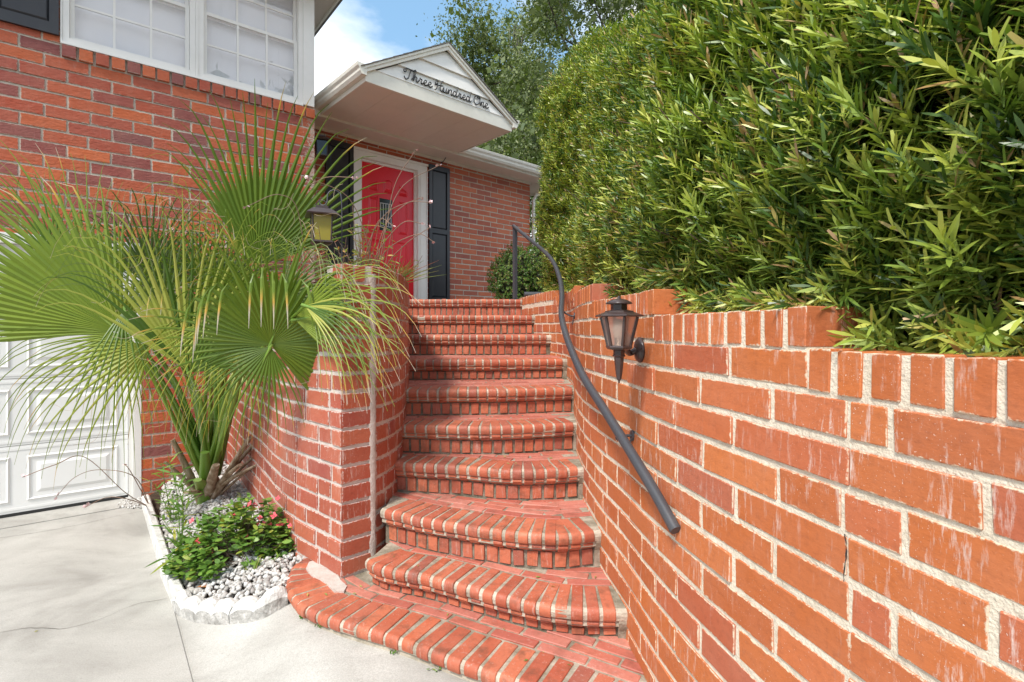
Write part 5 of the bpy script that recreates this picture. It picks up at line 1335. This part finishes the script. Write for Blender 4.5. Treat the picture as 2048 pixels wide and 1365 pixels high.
mb.add(vs, [(i*3+c, i*3+c+1, (i+1)*3+c+1, (i+1)*3+c) for i in range(n) for c in (0, 1)], smooth=True); tag(mb.build('fallen_leaf', M['deadleaf']), 'brown fallen leaf lying on the white gravel', 'leaf')

# ================================================================ SMALL PLANTS
def oval_batch(base, dirs, length, width):
    n = len(base); return leaf_batch(base, dirs, np.tile([0, 0, 1.0], (n, 1))+rng.normal(0, .4, (n, 3)), length, width, .1)
def leafy(name, parent, pts, dirs, ll, lw, mt, tlo=0, thi=.95):
    n = len(pts); V, F = oval_batch(pts, dirs, ll*rng.uniform(.7, 1.2, n), lw*rng.uniform(.8, 1.2, n))
    o = link(name, npmesh(name, V, F, M[mt], np.repeat(rng.uniform(tlo, thi, n), 8)), parent); o['kind'] = 'stuff'; return o
def flower_mesh(r, n, mt, name='flower'):
    mb = MB()
    for k in range(n):
        w = 2*math.pi*k/n; d = Vector((math.cos(w), math.sin(w), .35)).normalized(); s_ = Vector((-math.sin(w), math.cos(w), 0))
        mb.add([Vector((0, 0, 0)), d*r*.55-s_*r*.38, d*r, d*r*.55+s_*r*.38], [(0, 1, 2, 3)])
    mb.lathe([(0, .0), (r*.16, .001), (r*.12, r*.22), (0, r*.24)], (0, 0, 0), 6); return mb.mesh(name, M[mt])
FL_P = flower_mesh(.019, 4, 'pink'); FL_G = flower_mesh(.014, 5, 'palepink')
# low bush with pink flowers
bush = thing('flowering_bush', 'low bright green bush dotted with small pink flowers in front of the palm', 'bush')
c0_ = Vector((-1.57, 3.12, .09)); pts = []; dr_ = []
mb = MB()
for i in range(240):
    w = random.uniform(0, 6.28); rr = random.random()**.5; q = c0_+Vector((math.cos(w)*rr*.44-.04, math.sin(w)*rr*.24, .05+.36*(1-rr*rr)*random.uniform(.5, 1.15)))
    st = c0_+Vector((random.gauss(0, .06), random.gauss(0, .05), 0)); mb.tube([st, st.lerp(q, .5)+Vector((0, 0, .03)), q], [.003, .0025, .0015], 4, cap=False)
    ax = (q-st).normalized()+Vector((0, 0, .5))
    for k in range(9):
        a = k*2.4; pts.append(tuple(q-ax*.012*k*.4)); dr_.append((math.cos(a)+ax.x*.3, math.sin(a)+ax.y*.3, random.uniform(.0, .6)))
mb.build('stems', M['twig'], bush)['kind'] = 'stuff'
leafy('leaves', bush, np.array(pts), np.array(dr_), .050, .024, 'bush')
for (u, v) in ((500, 1008), (508, 1012), (487, 1018), (548, 1032), (520, 1036), (530, 1045), (517, 1048), (540, 1050), (572, 1045), (580, 1052), (398, 1082), (418, 1090), (384, 1042), (428, 1101), (598, 1069), (470, 1030), (488, 1072), (560, 1050), (494, 1072), (556, 997)):
    q = P(u, v, 3.08+random.uniform(-.06, .06)); link('flower', FL_P, bush, Matrix.LocRotScale(q, Vector((random.gauss(0, .4), -1, .8)).to_track_quat('Z', 'Y'), Vector((1, 1, 1))*random.uniform(.8, 1.3)))
# tall weedy stems with narrow leaves
def weed(label, foot, tips, ll, lw, n=22, name='leafy_weed', group='leafy stems in the gravel bed'):
    t_ = thing(name, label, 'plant', group); mb = MB(); pts = []; ds = []
    for tip in tips:
        pp = Path3([foot, foot.lerp(tip, .55)+Vector((random.gauss(0, .02), 0, .02)), tip], 8); mb.tube(pp, [.0035-.0022*i/(len(pp)-1) for i in range(len(pp))], 5)
        for k in range(n):
            q = pp[int(2+k/n*(len(pp)-3))]; w = k*2.4; pts.append(tuple(q)); ds.append((math.cos(w), math.sin(w), random.uniform(.1, .9)))
    mb.build('stem', M['petiole'], t_); leafy('leaves', t_, np.array(pts), np.array(ds), ll, lw, 'bush', .1, .9)
weed('tallest leafy weed by the left edge of the gravel bed', onz(362, 1110, .04), [P(335, 905, 3.35), P(352, 960, 3.3), P(366, 930, 3.4)], .10, .015)
weed('leafy weed leaning over the white edging stone', onz(372, 1150, .04), [P(320, 1030, 3.05), P(346, 1075, 3.0), P(400, 1040, 3.1)], .09, .014, 16)
weed('slender upright weed between the palm foot and the garage corner', onz(345, 1050, .04), [P(300, 960, 3.6), P(322, 925, 3.6), P(345, 990, 3.55), P(385, 985, 3.5)], .09, .013, 18)
weed('small low sprawling weed beside the fallen brown leaf', onz(380, 1130, .04), [P(330, 1120, 3.0), P(420, 1100, 3.0), P(395, 1165, 2.95), P(470, 1105, 3.05)], .05, .008, 12)
weed('yellow green weed behind the scalloped edging', onz(520, 1165, .04), [P(470, 1085, 3.0), P(530, 1070, 3.0), P(515, 1120, 2.9), P(560, 1110, 2.9), P(490, 1130, 2.9), P(500, 1090, 3.0), P(545, 1100, 3.0), P(580, 1110, 3.0), P(600, 1085, 3.05), P(560, 1130, 2.95)], .045, .008, 16)
def strap(label, foot, tips, w, mt='bush', name='strap_leaf_plant'):
    t_ = thing(name, label, 'plant')
    for tip in tips:
        pp = Path3([foot, foot.lerp(tip, .5)+Vector((0, 0, .05)), tip], 6); vs = []; n_ = len(pp)
        for i, q in enumerate(pp):
            d = (pp[min(i+1, n_-1)]-pp[max(i-1, 0)]).normalized(); s_ = d.cross(Vector((0, -.3, 1))).normalized(); ww = w*math.sin(math.pi*(.12+.88*i/(n_-1)))**.7+.0008
            vs += [q-s_*ww, q-Vector((0, 0, ww*.3)), q+s_*ww]
        mb = MB(); mb.add(vs, [(i*3+c, i*3+c+1, (i+1)*3+c+1, (i+1)*3+c) for i in range(n_-1) for c in (0, 1)], tint=random.uniform(.2, .7), smooth=True); mb.build('blade', M[mt], t_)
strap('broad strap leaves reaching over the edging onto the driveway', onz(376, 1130, .04), [P(288, 1136, 2.95), P(300, 1150, 2.9), P(330, 1075, 3.0), P(400, 1128, 2.9), P(408, 1146, 2.88), P(440, 1090, 3.0)], .013)
strap('small clump of yellowing blades at the scalloped edging', onz(500, 1195, .04), [P(487, 1150, 2.9), P(523, 1112, 2.9), P(535, 1160, 2.85), P(515, 1120, 2.9), P(575, 1135, 2.9), P(505, 1160, 2.85)], .010, 'nandina')
# sprigs growing in the joints of the steps
def sprig(u, v, z, label):
    t_ = thing('step_weed', label, 'plant', 'tiny weeds in the joints of the steps'); q = onz(u, v, z); n = 14; pts = np.array([tuple(q+Vector((random.gauss(0, .012), random.gauss(0, .006)-.008, random.uniform(0, .014)))) for _ in range(n)])
    leafy('leaves', t_, pts, rng.normal(0, 1, (n, 3))+np.array([0, -.5, .8]), .014, .008, 'bush', .3, .9)
sprig(985, 1198, .19, 'tiny weed under the middle of the second step edge'); sprig(1088, 1225, .19, 'tiny weed under the right part of the second step edge')
sprig(790, 1306, .158, 'tiny weed at the foot of the lowest step on the driveway'); sprig(872, 1338, .158, 'tiny weed where the lowest step leaves the picture'); sprig(606, 1236, .158, 'leafy tuft at the rounded left end of the lowest step'); sprig(640, 1254, .158, 'small sprouting tuft just right of the rounded end of the lowest step')
# gaura: wiry arching stems with pale flowers
def gaura(label, foot, stems, nleaf=0):
    t_ = thing('gaura_plant', label, 'plant', 'wiry plants with pale pink flowers')
    mb = MB(); fl = []
    for st in stems:
        pp = Path3([foot]+[P(*s_) for s_ in st], 10); n_ = len(pp); mb.tube(pp, [.0040-.0016*i/(n_-1) for i in range(n_)], 4, cap=False)
        for k in range(2): fl.append(pp[-1-k]+Vector((random.gauss(0, .006), 0, random.gauss(0, .006))))
    mb.build('stem', M['redstem'], t_)
    for q in fl: link('flower', FL_G, t_, Matrix.LocRotScale(q, Vector(rand_unit(1)[0]).to_track_quat('Z', 'Y'), Vector((1, 1, 1))*random.uniform(.7, 1.3)))
    return t_
gf = P(735, 600, 3.9); gf.z = 1.52
gaura('wiry plant with pale pink flowers arching in front of the red door', gf, [
    [(760, 500, 3.9), (800, 380, 4.0), (880, 330, 4.1)], [(770, 470, 3.9), (790, 370, 3.9), (832, 300, 3.9)], [(760, 480, 3.8), (810, 410, 3.8), (865, 405, 3.8)],
    [(760, 520, 3.8), (830, 470, 3.7), (868, 484, 3.7)], [(770, 540, 3.8), (810, 490, 3.7), (860, 455, 3.6)], [(740, 500, 3.8), (760, 440, 3.7), (790, 455, 3.6)],
    [(740, 520, 3.8), (700, 400, 3.7), (612, 355, 3.5)], [(730, 520, 3.8), (770, 430, 3.8), (845, 395, 3.7)], [(740, 540, 3.8), (800, 450, 3.7), (848, 448, 3.7)]])
gf2 = P(620, 600, 3.9); gf2.z = 1.52
gaura('wiry pale flowered stems rising behind the palm fronds', gf2, [[(560, 420, 3.8), (430, 370, 3.7), (335, 468, 3.5)], [(600, 440, 3.7), (560, 390, 3.6), (490, 415, 3.5)], [(600, 420, 3.8), (640, 360, 3.7), (712, 355, 3.6)]])
gaura('wiry stems bending down in front of the white garage door', onz(300, 1015, .04), [[(250, 985, 3.9), (170, 915, 3.7), (110, 930, 3.5), (45, 955, 3.4)], [(270, 955, 3.9), (200, 940, 3.8), (150, 955, 3.7), (112, 995, 3.6)], [(262, 945, 3.9), (248, 928, 3.9)], [(260, 1000, 3.8), (215, 995, 3.7), (170, 1015, 3.6)]])
# nandina-like shrub behind the left wall
sh = thing('border_shrub', 'loose yellowish and reddish leafed shrub behind the pillar wall near the red door', 'shrub')
mb = MB(); pts = []; ds = []
for i in range(100):
    f = P(random.uniform(650, 775), 600, random.uniform(3.6, 4.3)); f.z = 1.52
    tip = f+Vector((random.gauss(0, .16), random.gauss(0, .12), random.uniform(.30, .85)))
    pp = Path3([f, f.lerp(tip, .5)+Vector((random.gauss(0, .02), 0, .03)), tip], 6); mb.tube(pp, [.003, .003]+[.002]*(len(pp)-2), 4, cap=False)
    for k in range(13): q = pp[int(3+k/13*(len(pp)-4))]; w = k*2.4; pts.append(tuple(q)); ds.append((math.cos(w), math.sin(w), random.uniform(-.1, .8)))
mb.build('stems', M['redstem'], sh)['kind'] = 'stuff'; leafy('leaves', sh, np.array(pts), np.array(ds), .050, .013, 'nandina')
sp = thing('grassy_tuft', 'spiky reddish green tuft spilling over the top of the inner curved wall', 'plant')
mb = MB()
for i in range(80):
    f = P(random.uniform(768, 800), 560, 3.75); f.z = 1.84; d = Vector((random.gauss(.12, .12), random.gauss(-.05, .1), random.uniform(.08, .22)))
    mb.tube([f, f+d*.6, f+d+Vector((0, 0, -.02))], [.003, .0025, .0006], 3, tint=random.random())
mb.build('blades', M['nandina'], sp)['kind'] = 'stuff'
# box bush on the landing
def ball(name, label, cat, c, rad, n, mt, ll, lw, core):
    t_ = thing(name, label, cat); d = rand_unit(n); r_ = np.array(rad)
    w = np.array([1+.16*noise.noise(Vector(x)*2.3) for x in d])[:, None]*rng.uniform(.80, 1.02, (n, 1)); p = np.array(c)+d*r_*w
    keep = p[:, 2] > c[2]-rad[2]*.98; b, dd, u, l, ww = shoot_leaves(p[keep], d[keep]+rng.normal(0, .5, (keep.sum(), 3))+np.array([0, 0, .3]), 8, ll, lw, .05)
    V, F = leaf_batch(b, dd, u, l, ww, .1); o = link('foliage', npmesh('foliage', V, F, M[mt], np.repeat(rng.random(len(b))*.99, 8)), t_); o['kind'] = 'stuff'
    mb = MB(); bmc = bmesh.new(); bmesh.ops.create_icosphere(bmc, subdivisions=2, radius=1); mb.add([Vector(c)+Vector((v.co.x*rad[0], v.co.y*rad[1], v.co.z*rad[2]))*core for v in bmc.verts], [tuple(v.index for v in f.verts) for f in bmc.faces]); bmc.free(); mb.build('shade_core', M['inside'], t_)  # solid core in a dark colour that paints the shade inside the bush
    return t_
ball('box_bush', 'rounded clipped green bush on the landing behind the handrail post', 'bush', (0.09, 7.2, 2.22), (.40, .40, .42), 1500, 'box', .028, .014, .8)
ball('box_bush', 'small green bush half hidden between the handrail post and the tall hedge', 'bush', (0.50, 7.0, 2.30), (.32, .35, .50), 900, 'box', .028, .014, .8)

# leaf litter on the steps and the concrete
mb = MB()
for i in range(60):
    k = random.choice((1, 1, 1, 2, 2, 3, 4, 5, 0, 0)); 
    if k: p, t = FP[k].at(random.uniform(.1, FP[k].len-.05)); q = p-Vector((t.y, -t.x, 0))*random.uniform(.02, .3)+Vector((0, 0, ZS[k]+.004))
    else: x = random.uniform(-2.6, .0); y = random.uniform(1.9, 3.6); q = Vector((x, y, gz(x, y)+.004)); 
    if k == 0 and (inside(x, y) or y > 2.5+abs(x+1.2)*.3): continue
    w = random.uniform(0, 6.28); L_ = random.uniform(.006, .016); d = Vector((math.cos(w), math.sin(w), .15))*L_; s_ = Vector((-math.sin(w), math.cos(w), 0))*L_*.3
    mb.add([q-d, q+s_, q+d, q-s_+Vector((0, 0, .003))], [(0, 1, 2, 3)], tint=random.random())
tag(mb.build('leaf_litter', M['nandina']), kind='stuff')
# ================================================================ HANDRAIL
hr = thing('handrail', 'dark metal pipe handrail curving down the right side of the steps', 'handrail')
rp = [(1027, 452, 6.35), (1058, 478, 5.8), (1085, 500, 5.2), (1105, 522, 4.7), (1119, 555, 4.2), (1124, 592, 3.75), (1123, 632, 3.38), (1136, 682, 3.0), (1165, 750, 2.6), (1210, 822, 2.22), (1260, 902, 1.95), (1308, 982, 1.78), (1351, 1060, 1.655)]
rpts = Path3([P(*q) for q in rp], 6); mb = MB(); mb.tube(rpts, .0195, 14); mb.build('rail', M['rail'], hr)
e = rpts[-1]; d = (rpts[-1]-rpts[-2]).normalized(); mb = MB(); mb.tube([e-d*.004, e+d*.003], [.021, .018], 14); mb.build('end_cap', M['rail'], hr)
pt = P(1030, 452, 6.35); mb = MB(); mb.box((pt.x, pt.y, (pt.z+1.875)/2), (.042, .042, pt.z-1.875), Matrix.Rotation(.6, 3, 'Z')); mb.build('post', M['rail'], hr)
mb = MB(); mb.box((pt.x, pt.y, 1.885), (.12, .12, .012), Matrix.Rotation(.6, 3, 'Z')); mb.build('base_plate', M['rail'], hr)
for (u, v, Y, ru, rv) in ((1137, 632, 3.55, 1125, 640), (1246, 872, 2.09, 1237, 872)):
    wl_ = RW.l_at_y(Y); wq, wt = RW.at(wl_); nr = Vector((-wt.y, wt.x, 0)); z = P(u, v, Y).z; a = wq+Vector((0, 0, z))+nr*.004
    r_ = min(rpts, key=lambda q: (q-a).length); mb = MB(); mb.tube([a, a+nr*.008], .022, 12)
    mb.tube(Path3([a, a+nr*.03+Vector((0, 0, .0)), r_-Vector((0, 0, .035)), r_-Vector((0, 0, .012))], 5), .006, 8); mb.tube([a+nr*.009+Vector((0, 0, -.01)), a+nr*.014+Vector((0, 0, -.06))], .004, 6)
    mb.build('bracket', M['rail'], hr)
mb = MB(); q = P(1070, 590, 6.25); mb.tube([q+Vector((-.13, 0, 0)), q+Vector((.12, .02, .0))], .045, 10, flat=.8); tag(mb.build('drain_pipe', M['rail']), 'short grey pipe end lying at the foot of the handrail post', 'pipe')

# ================================================================ WALL LANTERN
def lantern(t_, c, s, m, glassm, nrm=None, bulb=True, arm=True):
    """four-sided tapering lantern; c = centre of its roof's underside"""
    R = Matrix.Rotation(.62, 3, 'Z')
    def sq(r, z): return [c+R @ Vector((x*r, y*r, z)) for x, y in ((-1, -1), (1, -1), (1, 1), (-1, 1))]
    def hexa(r, z, n=6): return [c+R @ Vector((r*math.cos(2*math.pi*k/n), r*math.sin(2*math.pi*k/n), z)) for k in range(n)]
    n = 6; u_ = .60
    mb = MB(); rings = [hexa(r*s, z*s*u_) for r, z in ((.098, 0), (.102, .006), (.098, .012), (.066, .030), (.060, .034), (.060, .040), (.040, .046), (.034, .048), (.034, .085))]
    vs = [v for r_ in rings for v in r_]; mb.add(vs, [(i*n+k, i*n+(k+1) % n, (i+1)*n+(k+1) % n, (i+1)*n+k) for i in range(len(rings)-1) for k in range(n)]+[tuple(range(n))[::-1]])
    mb.build('roof', m, t_)
    mb = MB(); mb.lathe([(a_*s, b_*s*u_) for a_, b_ in ((.034, .085), (.056, .088), (.052, .10), (.030, .118), (.012, .124), (.006, .130), (.009, .137), (.0, .146))], c, 16); mb.build('finial', m, t_)
    top, bot, zb = .076*s, .046*s, -.125*s
    A_, B_ = hexa(top, -.001), hexa(bot, zb)
    for k in range(n): mb = MB(); mb.tube([A_[k], B_[k]], .0072*s, 5); mb.build('frame_bar', m, t_)
    for k in range(n):
        a, b, c_, d = A_[k], A_[(k+1) % n], B_[(k+1) % n], B_[k]; mb = MB(); mb.add([a, b, c_, d], [(0, 1, 2, 3)]); mb.build('pane', glassm, t_)
    mb = MB(); rings = [hexa(r*s, z*s) for r, z in ((.054, -.120), (.056, -.126), (.050, -.134), (.024, -.140), (.024, -.158), (.028, -.162), (.020, -.168), (.020, -.18), (.014, -.235), (.010, -.26), (.004, -.266), (.004, -.272), (.0015, -.278))]
    vs = [v for r_ in rings for v in r_]; mb.add(vs, [(i*n+k, i*n+(k+1) % n, (i+1)*n+(k+1) % n, (i+1)*n+k) for i in range(len(rings)-1) for k in range(n)]+[tuple(range(n)), ]); mb.build('base_spike', m, t_)
    if bulb: mb = MB(); mb.lathe([(.012*s, -.12*s), (.012*s, -.09*s), (.022*s, -.088*s), (.027*s, -.05*s), (.022*s, -.015*s), (.0, -.01*s)], c, 12); mb.build('bulb', M['bulb'], t_)
wlan = thing('wall_lantern', 'dark bronze wall lantern with pinkish glass on the right-hand brick wall', 'lantern')
lw_ = RW.l_at_y(2.0); wq, wt = RW.at(lw_); wn = Vector((-wt.y, wt.x, 0)); zc_ = P(1278, 700, 2.0).z; mnt = wq+Vector((0, 0, zc_))
lc = P(1238, 634, 1.84)
lantern(wlan, lc, .85, M['bronze'], M['lampglass'])
mb = MB(); a = mnt+wn*.004; mb.tube([a, a+wn*.006, a+wn*.016, a+wn*.022], [.048, .050, .040, .020], 18); mb.build('back_plate', M['bronze'], wlan)
mb = MB(); lb = Vector((lc.x, lc.y, lc.z-.118)); mb.tube(Path3([a+wn*.018, a+wn*.045+Vector((0, 0, -.012)), (a+lb)/2+wn*.02+Vector((0, 0, .012)), lb], 6), [.012]*10+[.010]*9, 10); mb.build('arm', M['bronze'], wlan)

# garden lantern hanging on a crook behind the left wall
M['door_glass_'] = mat('dark_lamp_glass', (.03, .03, .03), .1)
glan = thing('garden_lantern', 'black lantern with yellow glass hanging behind the palm near the house corner', 'lantern')
gc = P(643, 433, 3.5)
def box_lantern(t_, c, gl='yellowglass'):
    R = Matrix.Rotation(.45, 3, 'Z'); q = lambda r, z: [c+R @ Vector((x*r, y*r, z)) for x, y in ((-1, -1), (1, -1), (1, 1), (-1, 1))]
    mb = MB(); rings = [q(.098, .0), q(.10, .008), q(.055, .045), q(.040, .048), q(.038, .065), q(.02, .070)]; vs = [v for r in rings for v in r]
    mb.add(vs, [(i*4+k, i*4+(k+1) % 4, (i+1)*4+(k+1) % 4, (i+1)*4+k) for i in range(5) for k in range(4)]+[(3, 2, 1, 0), (20, 21, 22, 23)]); mb.build('roof', M['bronze'], t_)
    A_, B_ = q(.062, 0), q(.055, -.17)
    for k in range(4): mb = MB(); mb.tube([A_[k], B_[k]], .006, 5); mb.build('frame_bar', M['bronze'], t_)
    for k in range(4): mb = MB(); mb.add([A_[k], A_[(k+1) % 4], B_[(k+1) % 4], B_[k]], [(0, 1, 2, 3)]); mb.build('pane', M[gl], t_)
    mb = MB(); rings = [q(.064, -.168), q(.066, -.18), q(.05, -.19)]; vs = [v for r in rings for v in r]; mb.add(vs, [(i*4+k, i*4+(k+1) % 4, (i+1)*4+(k+1) % 4, (i+1)*4+k) for i in range(2) for k in range(4)]+[(3, 2, 1, 0), (8, 9, 10, 11)]); mb.build('base', M['bronze'], t_)
    mb = MB(); mb.tube([c+Vector((.035*math.cos(w), 0, .07+.04*math.sin(w))) for w in np.linspace(0, math.pi, 9)], .003, 6); mb.build('handle', M['bronze'], t_)
box_lantern(glan, gc)
ck = thing('shepherd_crook', 'thin black garden crook that carries the yellow lantern', 'hook'); mb = MB()
pf = P(684, 540, 3.55); pf.z = 1.5
mb.tube(Path3([pf]+[P(*q) for q in ((684, 470, 3.55), (683, 400, 3.55), (678, 386, 3.55), (666, 381, 3.53), (656, 388, 3.52), (654, 405, 3.51), (648, 411, 3.5), (641, 409, 3.5), (638, 400, 3.5))], 5), .0045, 7); mb.build('rod', M['rail'], ck)
# lamp beside the left shutter, and plant hook under the porch roof
pl_ = thing('porch_lantern', 'small black lantern on the brick wall left of the red door under the eaves', 'lantern'); box_lantern(pl_, P(643, 283, 6.1), 'door_glass_')
mb = MB(); q = P(643, 290, 6.1); mb.tube([q, q+Vector((0, .12, .02))], .01, 6); mb.build('bracket', M['bronze'], pl_)
hk = thing('plant_hook', 'small black curled hook hanging from the porch roof above the shutter', 'hook'); mb = MB(); a = F2.p(F2.s_at(882), F2.n-.01, F2.z_at(882, 325)); mb.box(a+Vector((0, 0, .03)), (.02, .012, .12), F2.R); mb.tube(Path3([a, a-F2.e*.05, a-F2.e*.10+Vector((0, 0, .03)), a-F2.e*.13+Vector((0, 0, .06))], 5), .006, 6); mb.build('hook', M['rail'], hk)

# ================================================================ TREES
def oak(label, foot, height, crown_r, nleaf, seed, leaf=.16, trunk_r=.4, moss=0, name='oak_tree', fork=.32):
    r = random.Random(seed); t_ = thing(name, label, 'tree', None); mb = MB(); tips = []
    def grow(p, d, L_, rad, depth):
        n = 5; pts = [p]; q = p; dd = d.copy()
        for i in range(n):
            dd = (dd+Vector((r.gauss(0, .22), r.gauss(0, .22), r.gauss(.02, .12)))).normalized(); q = q+dd*L_/n; pts.append(q)
        mb.tube(pts, [rad*(1-.5*i/n) for i in range(n+1)], 7 if depth < 2 else 4, cap=False)
        if depth >= 2: tips.extend(pts[2:])
        if depth < 4:
            for k in range(3 if depth else 5):
                w = r.uniform(0, 6.28); sp_ = r.uniform(.5, .95); a = dd.cross(Vector((0, 0, 1))); a = a.normalized() if a.length > .01 else Vector((1, 0, 0)); b = dd.cross(a)
                nd = (dd*math.cos(sp_)+(a*math.cos(w)+b*math.sin(w))*math.sin(sp_)).normalized(); nd.z = nd.z*.75+.08
                grow(pts[r.choice((3, 4, 5))] if k else pts[-1], nd.normalized(), L_*r.uniform(.62, .85), rad*.5*r.uniform(.8, 1.1), depth+1)
    hh_ = height*fork
    mb2 = MB(); top = foot+Vector((0, 0, hh_)); mb2.tube(Path3([foot-Vector((0, 0, .2)), foot+Vector((.1, 0, hh_*.5)), top], 4), [trunk_r*1.3]+[trunk_r]*8, 12); mb2.build('trunk', M['bark'], t_)
    for k in range(6):
        w = k*1.05+r.uniform(0, .5); grow(top, Vector((math.cos(w), math.sin(w), r.uniform(.5, 1.3))).normalized(), crown_r*.62, trunk_r*.5, 1)
    lo = mb.build('limbs', M['bark'], t_)
    T = np.array([tuple(x) for x in tips]); idx = rng.integers(0, len(T), nleaf); cl = rng.normal(0, 1, (nleaf, 3))
    p = T[idx]+cl*np.array([.46, .46, .32]); 
    p = p[p[:, 2] > foot.z+height*.2]; n = len(p)
    V, F = leaf_batch(p, rng.normal(0, 1, (n, 3)), rng.normal(0, 1, (n, 3)), leaf*rng.uniform(.6, 1.3, n), leaf*.5*rng.uniform(.7, 1.2, n), .1, quads=1)
    o = link('crown', npmesh('crown', V, F, M['oak'], np.repeat(rng.random(n)*.97, 4)), t_); o['kind'] = 'stuff'
    p2 = T[rng.integers(0, len(T), nleaf//14)]+rng.normal(0, .35, (nleaf//14, 3)); n2_ = len(p2)      # larger leaves to fill the crown, its inner shade put into their dark tint
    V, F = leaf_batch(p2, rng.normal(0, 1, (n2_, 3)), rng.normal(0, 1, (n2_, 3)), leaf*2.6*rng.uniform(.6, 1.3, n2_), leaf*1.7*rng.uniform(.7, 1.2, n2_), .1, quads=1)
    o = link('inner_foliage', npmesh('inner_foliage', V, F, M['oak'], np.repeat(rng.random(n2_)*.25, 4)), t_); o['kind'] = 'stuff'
    if moss:
        for i in range(moss):
            c = Vector(T[r.randrange(len(T))]); mbm = MB(); L_ = r.uniform(.8, 2.0)
            for k in range(16):
                o_ = c+Vector((r.gauss(0, .16), r.gauss(0, .16), 0)); mbm.tube([o_, o_+Vector((r.gauss(0, .06), r.gauss(0, .06), -L_*.5)), o_+Vector((r.gauss(0, .1), 0, -L_*r.uniform(.6, 1)))], [.03, .022, .004], 3, cap=False)
            mbm.build('moss', M['moss'], t_)['kind'] = 'stuff'
    return t_
oak('big old oak with twisted grey limbs and hanging moss behind the porch roof', Vector((3.9, 23, 1.5)), 15, 7.6, 230000, 3, .10, .45, 16)
oak('leafy oak behind the far end of the tall hedge', Vector((7.0, 21, 1.5)), 13, 7.0, 80000, 5, .11, .4, 6)
oak('dense dark tree low behind the entrance roof', Vector((1.9, 15.5, 1.5)), 7.0, 3.2, 45000, 8, .10, .22, 0, fork=.3)
oak('small distant tree seen between the house corner and the porch roof', Vector((-11.3, 27, 1.5)), 11.5, 4.2, 24000, 9, .14, .25, 0)
# trees across the street behind the visitor: they show in the window panes
oak('tree across the street mirrored in the upper windows', Vector((9.6, -2.2, 0)), 14.5, 3.6, 16000, 12, .24, .35, 0)
